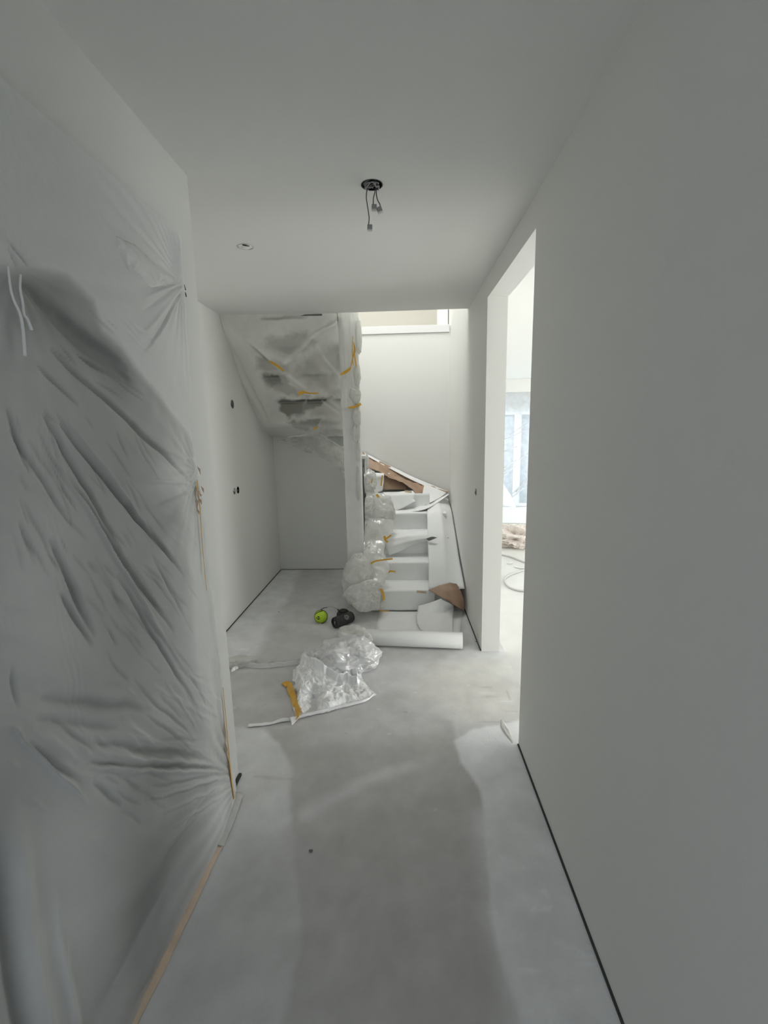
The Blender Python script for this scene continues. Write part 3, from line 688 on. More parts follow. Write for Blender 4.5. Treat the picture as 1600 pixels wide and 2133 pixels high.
# sloping sheet along the right wall
rows = [pp([(893, 1228), (930, 1228), (966, 1226)], [3.87, 3.87, 3.9]), pp([(893, 1170), (928, 1172), (958, 1172)], [4.05, 4.05, 4.15]), pp([(891, 1118), (924, 1118), (949, 1115)], [4.26, 4.28, 4.42]), pp([(890, 1072), (918, 1066), (938, 1060)], [4.50, 4.55, 4.75]), pp([(890, 1058), (910, 1045), (932, 1028)], [4.68, 4.80, 5.12])]
for r_, (u, v) in zip(rows, ((968, 1226), (959, 1172), (950, 1115), (943, 1068), (934, 1028))): r_[2] = onx(u, v, float(XR(4.4))-.006)
P = patch(rows, 8, 8, True); P = wrinkle(P, .006, 2.2, 41, (1, .8, .8), 'fold'); P[..., 1] = np.minimum(P[..., 1], 5.185); P[..., 0] = np.minimum(P[..., 0], XR(P[..., 1])-.004)
sd = tag(link('side_cover', gridmesh(P), 'fleece', smooth=True, solid=.002), 'white sheet sloping down the stairs along the right wall', 'paper sheet')
rows = [pp([(893, 1229), (893, 1170), (891, 1118), (890, 1074)], [3.87, 4.05, 4.26, 4.50]), [p+np.array([.012, .03, -.10]) for p in pp([(893, 1229), (893, 1170), (891, 1118), (890, 1074)], [3.87, 4.05, 4.26, 4.50])]]
link('folded_edge', gridmesh(patch(rows, 4, 6)), 'fleece', sd, smooth=True, solid=.0015)
# flat fold crossing the fourth step
P = patch([pp([(823, 1070), (855, 1066), (892, 1058), (935, 1030)], [4.60, 4.60, 4.62, 5.0]), pp([(824, 1064), (856, 1058), (890, 1050), (934, 1028)], [4.72, 4.74, 4.82, 5.12])], 6, 6)
tag(link('paper_strip', gridmesh(wrinkle(P, .003, 9, 43)), 'fleece', smooth=True, solid=.002), 'white paper band across the fourth step up to the wall corner', 'paper sheet')
# small twist of torn paper on the sheet edge
P = patch([pp([(888, 1122), (900, 1118), (911, 1120)], 4.21), pp([(893, 1127), (901, 1124), (908, 1121)], 4.19)], 4, 4)
link('torn_edge', gridmesh(P), 'dust', sd, solid=.001)
# brown paper along the back wall
rows = [pp([(755, 942), (790, 962), (830, 985), (880, 1008), (934, 1026)], 5.17), pp([(757, 955), (788, 972), (826, 996), (872, 1022), (912, 1038)], [5.10, 5.08, 5.05, 5.0, 5.05]), pp([(756, 975), (786, 982), (810, 992), (850, 1016), (885, 1050)], [5.02, 4.98, 4.94, 4.88, 4.78])]
P = patch(rows, 9, 9, True); P = wrinkle(P, .026, 5, 47, (1.8, .6, 1.8), 'fold'); P[..., 1] = np.minimum(P[..., 1], 5.183)
br = tag(link('brown_paper', gridmesh(P), 'brown', smooth=True, solid=.002), 'crumpled brown paper strip descending along the back wall of the stairs', 'paper sheet')
rows = [pp([(757, 942), (800, 964), (860, 993), (936, 1025)], 5.18), pp([(764, 950), (804, 972), (862, 1002), (925, 1031)], 5.12)]
link('white_hem', gridmesh(wrinkle(patch(rows, 5, 8), .004, 12, 49)), 'fleece', br, smooth=True, solid=.0015)
rows = [pp([(885, 1008), (905, 1016), (930, 1027)], [5.06, 5.08, 5.1]), pp([(880, 1030), (900, 1034), (918, 1036)], [4.92, 4.95, 5.0]), pp([(886, 1052), (900, 1046), (906, 1042)], [4.75, 4.82, 4.9])]
link('white_corner', gridmesh(wrinkle(patch(rows, 6, 6), .005, 12, 50)), 'fleece', br, smooth=True, solid=.0015)
link('tape_strip', strip(pp([(797, 990), (795, 1000), (794, 1012)], 4.84), .012, (0, -1, 0)), 'tape', br, solid=.001)
# exposed dark underside inside the step behind the brown paper
P = patch([pp([(800, 988), (815, 992), (838, 1004)], 5.0), pp([(797, 1005), (815, 1006), (848, 1012)], 4.97), pp([(796, 1020), (815, 1020), (852, 1020)], 4.95)], 4, 4)
tag(link('brown_paper', gridmesh(P), 'brown', smooth=True, solid=.002), 'brown paper tucked upright behind the fifth step', 'paper sheet')
# brown paper corner at the foot of the stairs
rows = [pp([(893, 1229), (914, 1220), (936, 1213), (951, 1216)], [3.84, 3.86, 3.88, 3.88]), pp([(908, 1238), (926, 1232), (945, 1228), (962, 1232)], [3.80, 3.80, 3.82, 3.86]), pp([(922, 1246), (938, 1250), (953, 1254), (967, 1250)], [3.76, 3.74, 3.76, 3.84]), pp([(934, 1252), (946, 1260), (956, 1267), (966, 1272)], [3.76, 3.74, 3.74, 3.82])]
P = patch(rows, 7, 7, True); P = wrinkle(P, .008, 4, 53, (1, 1, 1), 'fold'); P[..., 0] = np.minimum(P[..., 0], .525)
tag(link('brown_paper', gridmesh(P), 'brown', smooth=True, solid=.003), 'brown paper corner lifting off the foot of the stairs by the right wall', 'paper sheet')
# floor paper, loose sheet and roll
A = [onz(790, 1274, .004), onz(965, 1274, .004)]; B = [onz(778, 1335, .004), onz(955, 1345, .004)]
P = patch([A, B], 10, 10); P[..., 2] = .006+.002*fbm(P[..., 0]*6, P[..., 1]*6, 0, 3, 2); P[:2, :, 1] = np.maximum(P[:2, :, 1], 3.87)
tag(link('floor_paper', gridmesh(P), 'fleece', smooth=True, solid=.002), 'flat white paper on the floor between the roll and the first step', 'paper sheet')
rows = [[ony(872, 1262, 3.86), ony(895, 1256, 3.78), ony(918, 1247, 3.74), ony(938, 1257, 3.72)], [onz(868, 1285, .05), onz(895, 1280, .07), onz(925, 1276, .06), onz(946, 1262, .07)],
        [onz(869, 1300, .015), onz(892, 1300, .04), onz(918, 1300, .035), onz(943, 1285, .03)], [onz(876, 1313, .012), onz(900, 1318, .018), onz(920, 1320, .015), onz(943, 1322, .012)]]
P = patch(rows, 8, 8, True); P = wrinkle(P, .008, 3, 57, (1, 1, 1), 'fold'); P[..., 2] = np.maximum(P[..., 2], .009)
tag(link('loose_paper', gridmesh(P), 'fleece', smooth=True, solid=.002), 'creased loose white sheet leaning from the floor onto the first step', 'paper sheet')
r0 = .060; a = np.array([-.30, 3.235, r0+.004]); b = np.array([.420, 3.175, r0+.004]); ax = b-a; L = np.linalg.norm(ax)
roll = empty('paper_roll', (.06, 3.2, 0), 'white roll of cover paper lying on the floor in front of the stairs', 'paper roll')
link('roll_body', MB().lathe([(.019, .002), (r0-.002, .0), (r0, .003), (r0, L-.003), (r0-.002, L), (.019, L-.002)], a, ax, 48, False), 'fleece', roll, smooth=False)
link('cardboard_core', MB().lathe([(.019, .0), (.019, L), (.016, L), (.016, 0), (.019, 0)], a, ax, 24, False), 'tapepale', roll, smooth=True)
for o in (bpy.data.objects['roll_body'],):
    for p in o.data.polygons: p.use_smooth = True

# ============================================================ CRUMPLED PLASTIC
def ico(sub):
    import bmesh
    bm = bmesh.new(); bmesh.ops.create_icosphere(bm, subdivisions=sub, radius=1)
    v = np.array([p.co[:] for p in bm.verts]); f = [tuple(x.index for x in q.verts) for q in bm.faces]; bm.free(); return v, f
ICO = ico(6)
def crumple(c, rad, seed, amp=.35, sc=1.7, rot=0, floor=None, pinch=None, fine=.06, ymin=None, xmin=None):
    v, f = ICO; v = v.copy(); d = v.copy()
    h = 1+amp*.9*crease(d[:, 0]*sc*.42, d[:, 1]*sc*.42, d[:, 2]*sc*.42, seed, 26, .6, 8.0)+fine*.7*ridge(d[:, 0]*3.2, d[:, 1]*3.2, d[:, 2]*3.2, seed+5, 3)
    h = h*(1+.13*fbm(d[:, 0]*1.6, d[:, 1]*1.6, d[:, 2]*1.6, seed+44, 2))
    v = d*h[:, None]
    v += .10*np.stack([fbm(d[:, 0]*2, d[:, 1]*2, d[:, 2]*2, seed+k, 3) for k in (11, 12, 13)], -1)
    if pinch:      # gather towards a tie point in local -1..1 coordinates with radial pleats
        p = np.array(pinch, float); q = d-p; r = np.linalg.norm(q, axis=1); th = np.arctan2(q[:, 2], q[:, 0])
        v += (p*.9-v)*(np.exp(-(r/.35)**2)*.4)[:, None]; v *= (1+.07*np.sin(th*15)*np.exp(-r/.7))[:, None]
    v = v*np.array(rad); cs, sn = math.cos(rot), math.sin(rot)
    v[:, 0], v[:, 1] = v[:, 0]*cs-v[:, 1]*sn, v[:, 0]*sn+v[:, 1]*cs
    v += np.array(c)
    if floor is not None: v[:, 2] = np.where(v[:, 2] < floor, floor+(floor-v[:, 2])*.03, v[:, 2])
    if ymin is not None: v[:, 1] = np.maximum(v[:, 1], ymin)
    if xmin is not None: v[:, 0] = np.maximum(v[:, 0], xmin)
    mb = MB(); mb.v = v.tolist(); mb.f = f; return mb
def mid(u, v, y): return tuple(ony(u, v, y))
# bags round the foot of the newel post and the wrapping that climbs the stair's open side
b = mid(748, 1215, 3.95)
bag = tag(link('plastic_bag', crumple(b, (.15, .13, .24), 11, .22, 1.6, 0, .004), 'bag', smooth=True), 'tall baggy clear plastic wrapped around the foot of the newel post', 'plastic film')
b = mid(763, 1240, 3.78)
knot = tag(link('plastic_bag', crumple(b, (.155, .10, .125), 14, .38, 1.9, .2, .004, (.9, 0, .1)), 'bag', smooth=True), 'round gathered clear plastic bundle on the floor beside the first step', 'plastic film')
link('tape_strip', strip(pp([(793, 1226), (798, 1236), (800, 1250)], 3.74), .020, (.2, -1, 0)), 'tape', knot, solid=.001)
link('tape_strip', strip(pp([(788, 1271), (800, 1273), (810, 1273)], 3.80), .008, (0, -1, .3)), 'tape', knot, solid=.001)
link('tied_end', crumple(mid(796, 1259, 3.78), (.028, .02, .035), 15, .3, 1.8), 'bag', knot, smooth=True)
wr = empty('stair_wrap', (-.3, 4.3, 0), 'puffed clear plastic wrapping along the open left side of the steps', 'plastic film')
for (u, v, y, rx, ry, rz, sd_, pin) in ((787, 1070, 4.40, .155, .09, .185, 23, (-.1, -.2, .95)), (768, 1002, 4.60, .08, .07, .11, 24, (.4, 0, -.9)), (762, 962, 4.72, .035, .05, .10, 25, None)):
    link('film_puff', crumple(mid(u, v, y), (rx, ry, rz), sd_, .24, 1.6, 0, None, pin, .09, None, -.386), 'bag', wr, smooth=True)
vv = np.linspace(945, 1272, 160); S, V_ = np.meshgrid(np.linspace(0, 1, 70), vv, indexing='ij')
rt = np.interp(V_, [945, 985, 1005, 1028, 1045, 1070, 1108, 1128, 1150, 1168, 1182, 1200, 1225, 1240, 1272], [762, 772, 778, 792, 812, 820, 820, 803, 803, 806, 812, 808, 800, 796, 790])
yy = np.interp(V_, [945, 985, 1030, 1072, 1118, 1168, 1228, 1272], [4.85, 4.74, 4.60, 4.42, 4.22, 4.02, 3.85, 3.80])
bulge = np.interp(V_, [945, 1000, 1028, 1075, 1125, 1150, 1178, 1220, 1272], [.01, .04, .01, .09, .015, .05, .015, .06, .03])
U_ = 751+(rt-751)*S; Y_ = yy-bulge*np.sin(S*PI)**.7
P = np.array([[ony(U_[i, j], V_[i, j], Y_[i, j]) for j in range(U_.shape[1])] for i in range(U_.shape[0])])
P = wrinkle(P, .020, 3.2, 61, (1, 1, .7), 'fold'); P = wrinkle(P, .006, 12, 62, (1, 1, .6)); P[..., 0] = np.maximum(P[..., 0], -.386); P[0, :, 0] = -.387; P[..., 2] = np.maximum(P[..., 2], .004)
link('film_sheet', gridmesh(P), 'bag', wr, smooth=True)
for L, y, w_ in ((((769, 1176), (782, 1169), (800, 1166), (818, 1164)), 3.97, .014), (((802, 1126), (806, 1121), (815, 1115)), 4.14, .016), (((801, 1116), (803, 1125), (808, 1129)), 4.12, .02), (((784, 1030), (788, 1034), (790, 1038)), 4.36, .022), (((773, 1006), (775, 1002), (776, 998)), 4.50, .01)):
    link('tape_strip', strip(pp(L, y), w_, (0, -1, .1)), 'tape', wr, solid=.001)
# white wrapping on the post: a narrow crumpled band down its right edge and the top sleeve
pw = empty('post_wrap', (-.47, 4.1, 0), 'milky plastic sleeve and crumpled band taped around the upper newel post', 'plastic film')
zz = np.linspace(.35, 2.72, 26)
def sleeve(z0, z1, x0, x1, y0, bulge, sd_, m_, nz=60, nx=26):
    am = .009 if bulge > .01 else .0018
    s = np.linspace(0, 1, nx); z = np.linspace(z0, z1, nz); S, Z = np.meshgrid(s, z, indexing='ij')
    X = x0+(x1-x0)*S; Y = y0-bulge*np.sin(S*PI)*(0.7+.5*fbm(Z*3, S*2, 0, sd_, 2))
    P = np.stack([X, Y, Z], -1); P = wrinkle(P, am, 1, sd_, (14, 14, 2.6), 'fold'); P[..., 1] = np.minimum(P[..., 1], 4.094)
    P[..., 0] += .010*ridge(Z*7, S*2, 0, sd_+3, 3)*(S > .8)
    return gridmesh(P)
link('sleeve', sleeve(1.82, 2.86, -.545, -.378, 4.085, .035, 71, 'wrap', 140, 50), 'wrap', pw, smooth=True)
link('sleeve', sleeve(.30, 1.86, -.536, -.392, 4.092, .002, 73, 'wrap', 140, 30), 'wrap', pw, smooth=True)
for (u, v, rx, rz, sd_) in ((744, 780, .028, .10, 81), (739, 825, .050, .075, 82), (743, 868, .032, .10, 83), (742, 900, .032, .09, 84), (747, 940, .016, .09, 85), (748, 1010, .013, .14, 86), (748, 700, .022, .14, 87)):
    link('film_puff', crumple(mid(u, v, 4.075), (rx, .028, rz), sd_, .22, 1.7, 0, None, (0, 0, -1) if sd_ == 82 else None, .09), 'bag', pw, smooth=True)
for L, w_ in ((((708, 781), (718, 776), (728, 769), (731, 762)), [.006, .024, .02, .004]), (((725, 849), (735, 848), (745, 845), (752, 841)), [.012, .02, .02, .022]), (((731, 762), (735, 745), (739, 728), (736, 712)), [.006, .010, .016, .004]), (((742, 765), (740, 748), (738, 735)), [.006, .012, .006]), (((735, 760), (734, 730), (735, 700)), [.004, .006, .004])):
    link('tape_strip', strip(pp(L, 4.03), w_, (.1, -1, .1)), 'tape', pw, solid=.001)

# ============================================================ FILM UNDER THE UPPER FLIGHT
def stair_film():
    na, nb = 220, 240
    a = np.linspace(0, 1, na); b_ = np.linspace(0, 1, nb); A, B = np.meshgrid(a, b_, indexing='ij')   # a: left wall -> post; b: ceiling edge -> back wall
    Yl = 3.50+A*0; 
    # left edge curve on the hall wall, right edge by the post
    lY = np.interp(B, [0, .12, .5, .8, 1], [3.86, 3.93, 4.35, 4.78, 5.18]); lZ = np.interp(B, [0, .12, .5, .8, 1], [2.575, 2.46, 2.02, 1.67, 1.575])
    rY = np.interp(B, [0, .3, .7, 1], [3.94, 4.10, 4.45, 4.72]); rZ = np.interp(B, [0, .3, .7, 1], [2.575, 2.28, 1.90, 1.57])
    X = -1.485+A*(.95); w_ = A**.9
    Y = lY*(1-w_)+rY*w_; Z = lZ*(1-w_)+rZ*w_
    P = np.stack([X, Y, Z], -1)
    P[..., 2] -= .05*np.sin(A*PI)*np.sin(B*PI)
    # project to the photo's measures to lay traced folds
    rel = P-np.array([0, 0, EYE]); c = rel@AX; U = CX+F*c[..., 0]/c[..., 2]; Vv = CY+F*c[..., 1]/c[..., 2]
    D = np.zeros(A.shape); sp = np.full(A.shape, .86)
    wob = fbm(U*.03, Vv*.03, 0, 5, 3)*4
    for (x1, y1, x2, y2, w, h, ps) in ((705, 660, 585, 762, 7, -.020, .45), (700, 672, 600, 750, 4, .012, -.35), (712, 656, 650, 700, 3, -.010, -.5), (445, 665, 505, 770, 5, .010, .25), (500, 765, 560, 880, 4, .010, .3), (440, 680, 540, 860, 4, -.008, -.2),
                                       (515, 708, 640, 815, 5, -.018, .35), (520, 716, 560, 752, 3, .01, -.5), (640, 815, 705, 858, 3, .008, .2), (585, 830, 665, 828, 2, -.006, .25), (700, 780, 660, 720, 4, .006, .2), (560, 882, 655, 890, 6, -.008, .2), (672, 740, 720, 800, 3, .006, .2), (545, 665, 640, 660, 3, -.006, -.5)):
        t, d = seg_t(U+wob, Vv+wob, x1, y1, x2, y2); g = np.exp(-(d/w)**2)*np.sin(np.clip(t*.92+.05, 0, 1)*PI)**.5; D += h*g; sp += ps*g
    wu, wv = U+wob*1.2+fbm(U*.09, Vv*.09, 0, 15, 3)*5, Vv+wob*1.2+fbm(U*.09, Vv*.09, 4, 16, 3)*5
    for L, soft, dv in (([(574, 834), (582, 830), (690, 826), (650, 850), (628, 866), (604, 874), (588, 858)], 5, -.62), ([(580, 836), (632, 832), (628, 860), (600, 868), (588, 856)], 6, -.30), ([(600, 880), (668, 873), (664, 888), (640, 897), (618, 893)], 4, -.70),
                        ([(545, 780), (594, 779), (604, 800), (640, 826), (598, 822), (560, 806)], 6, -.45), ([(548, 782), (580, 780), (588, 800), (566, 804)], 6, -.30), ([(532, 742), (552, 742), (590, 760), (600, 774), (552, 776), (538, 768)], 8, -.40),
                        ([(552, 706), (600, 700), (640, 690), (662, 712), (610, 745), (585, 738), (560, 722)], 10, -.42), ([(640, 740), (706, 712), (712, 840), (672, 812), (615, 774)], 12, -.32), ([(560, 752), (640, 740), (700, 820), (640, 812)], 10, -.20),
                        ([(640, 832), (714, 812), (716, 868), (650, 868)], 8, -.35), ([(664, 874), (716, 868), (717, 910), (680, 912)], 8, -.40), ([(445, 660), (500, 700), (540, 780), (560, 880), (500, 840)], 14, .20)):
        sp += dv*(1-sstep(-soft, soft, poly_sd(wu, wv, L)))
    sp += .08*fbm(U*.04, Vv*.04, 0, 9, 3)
    P = P+normals(P)*(D+.003*ridge(X*8, Y*8, Z*8, 3, 3))[..., None]
    P[..., 0] = np.maximum(P[..., 0], -1.487); P[..., 1] = np.minimum(P[..., 1], 5.185); P[..., 2] = np.minimum(P[..., 2], 2.60)
    sp = sp*(1-sstep(.97, 1, B)*.0)
    root = empty('stair_film', (-1.0, 4.3, 1.6), 'large translucent film stretched under the upper flight from ceiling to back wall', 'plastic film')
    link('film_sheet', gridmesh(P), 'stairfilm', root, smooth=True, attrs={'spray_and_shade': np.clip(sp, 0, 1).reshape(-1)})
    # lower sheet slanting down from the middle to the post
    rows = [pp([(575, 912), (612, 908), (640, 902), (657, 896), (690, 915), (718, 935)], [5.18, 5.1, 4.95, 4.85, 4.7, 4.5]), pp([(576, 915), (616, 918), (648, 918), (672, 930), (700, 950), (719, 965)], [5.18, 5.15, 5.05, 4.95, 4.8, 4.6]), pp([(578, 918), (630, 938), (665, 950), (690, 965), (708, 985), (722, 1000)], [5.185, 5.17, 5.15, 5.1, 4.95, 4.7])]
    P = patch(rows, 16, 12); P = wrinkle(P, .010, 1, 91, (6, 6, 16)); P[..., 1] = np.minimum(P[..., 1], 5.186)
    ss = .30+.35*fbm(P[..., 0]*7, P[..., 2]*9, 0, 6, 3)
    link('lower_sheet', gridmesh(P), 'stairfilm', root, smooth=True, attrs={'spray_and_shade': np.clip(ss, .05, 1).reshape(-1)})
    mb = MB()
    for L in (((657, 897), (680, 912), (700, 925), (722, 950)), ((668, 905), (690, 935), (712, 965), (724, 990)), ((655, 898), (640, 903), (622, 908), (600, 910))):
        mb.tube(pp(L, [4.83, 4.75, 4.65, 4.5]), .005, 6, 6)
    link('gathered_fold', mb, 'wrap', root, smooth=True)
    for L, y, w in ((((559, 751), (568, 756), (580, 764), (592, 773)), (4.08, 4.09, 4.11, 4.13), [.006, .020, .022, .014]), (((622, 821), (632, 817), (645, 819), (664, 819)), 4.28, [.036, .026, .012, .014]), (((652, 895), (658, 891), (664, 888)), 4.60, [.014, .016, .006])):
        link('tape_strip', strip(pp(L, y), w, (0, -1, -.6)), 'tape', root, solid=.001)
    return root
stair_film()
# thin dark strip painting in the shade where the film hangs off the ceiling edge
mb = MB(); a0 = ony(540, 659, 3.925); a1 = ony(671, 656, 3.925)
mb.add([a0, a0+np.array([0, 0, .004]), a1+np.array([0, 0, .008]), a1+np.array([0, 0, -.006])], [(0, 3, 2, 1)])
link('gap_shade', mb, 'dirt_and_shade', bpy.data.objects['stair_film'], solid=.002)

# ============================================================ FILM PILE ON THE HALL FLOOR
def heap(name, corners, hmax, sd_, m_, n=150, sc=(7, 7), fold=None, hump=(.5, .5, .4), parent=None, warp=.02, rim=.008):
    """sheet of film lying crumpled on the floor: corners a,b (far) d,c (near)"""
    a_, b_, c_, d_ = [np.asarray(c)[:2] for c in corners]
    s = np.linspace(0, 1, n); S, T = np.meshgrid(s, s, indexing='ij')
    Q = (a_*(1-S[..., None])+b_*S[..., None])*(1-T[..., None])+(d_*(1-S[..., None])+c_*S[..., None])*T[..., None]
    X, Y = Q[..., 0], Q[..., 1]
    e = np.minimum(np.minimum(S, 1-S), np.minimum(T, 1-T)); ed = sstep(0, .10, e)
    X = X+warp*fbm(S*5, T*5, 0, sd_+1, 3)*1.6; Y = Y+warp*fbm(S*5, T*5, 4, sd_+2, 3)*1.6
    r = crease(S*sc[0]*.35, T*sc[1]*.35, 0, sd_, 30, .6, 11.0, .2)
    h = hump[2]*np.exp(-(((S-hump[0])/.32)**2+((T-hump[1])/.32)**2))
    Z = rim*.4+ed*(hmax*(.42*np.clip(r, -.5, 1)+.12+h))+(1-ed)*rim*np.abs(fbm(S*14, T*14, 0, sd_+6, 2))
    if fold is not None:
        for (s1, t1, s2, t2, w, hh) in fold:
            t_, d = seg_t(S, T, s1, t1, s2, t2); Z += hh*np.exp(-(d/w)**2)*ed
    Z = np.maximum(Z, .002+.002*S)
    return gridmesh(np.stack([X, Y, Z], -1))
rootp = heap('x', (onz(610, 1396), onz(735, 1375), onz(782, 1447), onz(610, 1505)), .10, 201, 'pilesheet', 190, (9, 7), [(.15, .1, .85, .72, .035, .05), (.3, .05, .95, .55, .03, .045), (.05, .5, .7, .95, .03, .02), (.05, .3, .6, .8, .03, .022), (.5, 0, .75, .45, .05, .04)], (.35, .1, .75))
pile = tag(link('film_sheet', rootp, 'pilesheet', smooth=True), 'flattened crumpled white film sheet with golden tape edge on the hall floor', 'plastic film')
A = [onz(u, v, .016) for u, v in ((598, 1424), (604, 1440), (608, 1452), (611, 1468), (617, 1482), (615, 1500))]
P = patch([[p+np.array([-.010, 0, -.012]) for p in A], [p+np.array([0, 0, -.002]) for p in A], [p+np.array([.022, .010, .012]) for p in A]], 6, 8)
link('tape_strip', gridmesh(wrinkle(P, .010, 9, 211, (1, 1, 1), 'fold')), 'tape', pile, smooth=True, solid=.001)
A = [onz(u, v, .01) for u, v in ((592, 1421), (597, 1424), (601, 1428))]
link('tape_tab', strip(A, .045, (0, 0, 1)), 'tape', pile, solid=.001)
A = [onz(u, v, .01) for u, v in ((605, 1498), (640, 1489), (700, 1474), (760, 1459), (780, 1446))]
P = patch([[p+np.array([-.004, -.012, -.004]) for p in A], [p+np.array([0, 0, .010]) for p in A], [p+np.array([0, .022, .002]) for p in A]], 5, 10)
link('rolled_edge', gridmesh(wrinkle(P, .006, 26, 213)), 'pilesheet', pile, smooth=True)
c0 = onz(725, 1392)
p2 = tag(link('crumpled_film', crumple((c0[0], c0[1]+.03, .085), (.19, .155, .105), 221, .42, 2.1, .3, .004, None, .09), 'pilefilm', smooth=True), 'shiny crumpled clear film heap in the middle of the hall floor', 'plastic film')
A = [onz(u, v, .012) for u, v in ((764, 1392), (772, 1388), (776, 1384))]
link('tape_tab', strip(A, .03, (0, -.3, 1)), 'tape', p2, solid=.001)
c0 = onz(736, 1346)
tag(link('crumpled_film', crumple((c0[0], c0[1]+.0, .06), (.14, .10, .075), 225, .40, 2.0, -.1, .004, None, .09), 'bag', smooth=True), 'small crumpled clear film between the speaker and the paper roll', 'plastic film')
hp = crumple(tuple(onz(668, 1395)+np.array([.0, .03, .05])), (.13, .11, .09), 229, .36, 1.8, .6, .004, None, .08)
link('folded_hump', hp, 'pilefilm', pile, smooth=True)
# thin twisted film trailing to the left
A = [onz(u, v, .016) for u, v in ((486, 1392), (510, 1382), (545, 1384), (590, 1380), (625, 1376), (660, 1368))]
P = patch([[p+np.array([0, -.035, -.010]) for p in A], [p+np.array([0, -.01, .016]) for p in A], [p+np.array([0, .02, .004]) for p in A], [p+np.array([0, .05, -.010]) for p in A]], 8, 16)
P = wrinkle(P, .010, 1, 233, (9, 20, 9)); P[..., 2] = np.maximum(P[..., 2], .003)
ft = tag(link('film_strip', gridmesh(P), 'pilefilm', smooth=True), 'thin twisted clear film strip trailing across the floor to the left', 'plastic film')
link('torn_end', crumple(tuple(onz(502, 1385)+np.array([0, 0, .025])), (.09, .05, .035), 235, .45, 2.0, .3, .003), 'bag', ft, smooth=True)
A = [onz(u, v, .006) for u, v in ((517, 1511), (540, 1509), (565, 1506), (585, 1501), (604, 1498))]
P = patch([[p+np.array([0, -.014, .0]) for p in A], [p+np.array([0, 0, .005+.008*(i == 3)]) for i, p in enumerate(A)], [p+np.array([0, .014, 0]) for p in A]], 4, 8)
tag(link('paper_strip', gridmesh(wrinkle(P, .003, 20, 237)), 'fleece', smooth=True, solid=.001), 'narrow cream tape strip lying on the floor in front of the film sheet', 'tape')
P = patch([[onz(604, 1494, .03), onz(625, 1492, .02)], [onz(608, 1511, .006), onz(612, 1508, .006)]], 6, 6)
link('folded_corner', gridmesh(P), 'paper', pile, smooth=True, solid=.001)

# ============================================================ SPEAKER AND EAR DEFENDERS
n0 = onz(697, 1313); spk_r = .047
ca = np.array([-.588, 3.535, spk_r+.001]); cb = np.array([-.470, 3.665, spk_r+.001]); ax = cb-ax*0-ca; L = np.linalg.norm(ax); axn = Vector(ax/L)
sp_ = empty('portable_speaker', (-.53, 3.6, 0), 'black cylindrical portable speaker lying on the floor beside the lime ear defender', 'speaker')
link('body', MB().lathe([(.036, .004), (.0445, .006), (.047, .016), (.047, L-.016), (.0445, L-.006), (.036, L-.004)], ca, axn, 48, True), 'mesh', sp_, smooth=True)
link('end_ring', MB().lathe([(.034, .003), (.037, -.006), (.043, -.006), (.0465, .002), (.0465, .012), (.040, .012)], ca, axn, 48, False), 'black', sp_, smooth=True)
link('end_ring', MB().lathe([(.034, -.003), (.037, .006), (.043, .006), (.0465, -.002), (.0465, -.012), (.040, -.012)], cb, axn, 48, False), 'black', sp_, smooth=True)
dc = link('diaphragm', MB().lathe([(.0005, -.001), (.012, -.001), (.028, .001), (.036, .003)], ca, axn, 40, False), 'black', sp_, smooth=True)
# the exclamation-shaped mark on the end and the round emblem on the side
v1 = axn.cross(Vector((0, 0, 1))).normalized(); up = v1.cross(axn).normalized()
mb = MB()
for (h0, h1, w) in ((-.004, .013, .0026), (-.011, -.007, .0026)):
    p = [Vector(ca)-axn*.0018+up*h+v1*s*w for h, s in ((h0, -1), (h0, 1), (h1, 1.3), (h1, -1.3))]
    mb.add(p, [(0, 1, 2, 3)])
link('mark', mb, 'lightmark', dc, solid=.0006)
side = (up*.62-v1*(-1)*.0+(-v1 if (-v1).y < v1.y else v1)*.78).normalized()
cen = Vector(ca)+axn*(L*.56); tz = side.cross(axn).normalized(); mb = MB()
for rad in (.010, .016, .021):
    pts = []
    for k in range(25):
        w = 2*PI*k/24; pa = axn*math.cos(w)*rad; ang = math.sin(w)*rad/.047
        pts.append(cen+pa+(side*math.cos(ang)+tz*math.sin(ang))*.0474)
    mb.tube(pts, .0007, 5, 1)
link('emblem', mb, 'lightmark', sp_)
mb = MB()
for (a_, t0, l_) in ((-.012, .02, .006), (-.002, -.008, .012), (.006, -.006, .010), (.045, .03, .010), (.002, .012, .004)):
    p0 = cen+axn*a_+(side*math.cos(t0/.047)+tz*math.sin(t0/.047))*.0476; link('paint_fleck', MB().tube([p0, p0+tz*l_*.6+axn*.002], .0011, 5, 1), 'lightmark', sp_)
link('button_row', MB().tube([Vector(ca)+axn*(L*.25)+up*.0468, Vector(ca)+axn*(L*.75)+up*.0468], .0022, 6, 1), 'black', sp_)

em = empty('ear_defenders', (-.70, 3.66, 0), 'lime green ear defenders with thin wire headband lying on the floor', 'ear protection')
cf = Vector((-.728, 3.655, .052)); fd = Vector((.05, -1, .28)).normalized()
def cup(c, d, s=1.0):
    s = 1.14
    q = MB(); q.lathe([(r_*s, h_*s) for r_, h_ in [(.0005, .036), (.016, .035), (.030, .030), (.042, .018), (.0475, .004), (.048, -.004)]], c, d, 40, False)
    o = link('ear_cup', q, 'lime', em, smooth=True)
    q = MB(); q.lathe([(r_*s, h_*s) for r_, h_ in [(.049, .002), (.051, -.003), (.051, -.009), (.046, -.012), (.044, -.024), (.036, -.032), (.024, -.032), (.022, -.022), (.0005, -.022)]], c, d, 40, False)
    link('cushion', q, 'black', o, smooth=True); return o
c1 = cup(cf, fd)
cr_ = fd.cross(Vector((0, 0, 1))).normalized(); cu = cr_.cross(fd).normalized()
mb = MB()
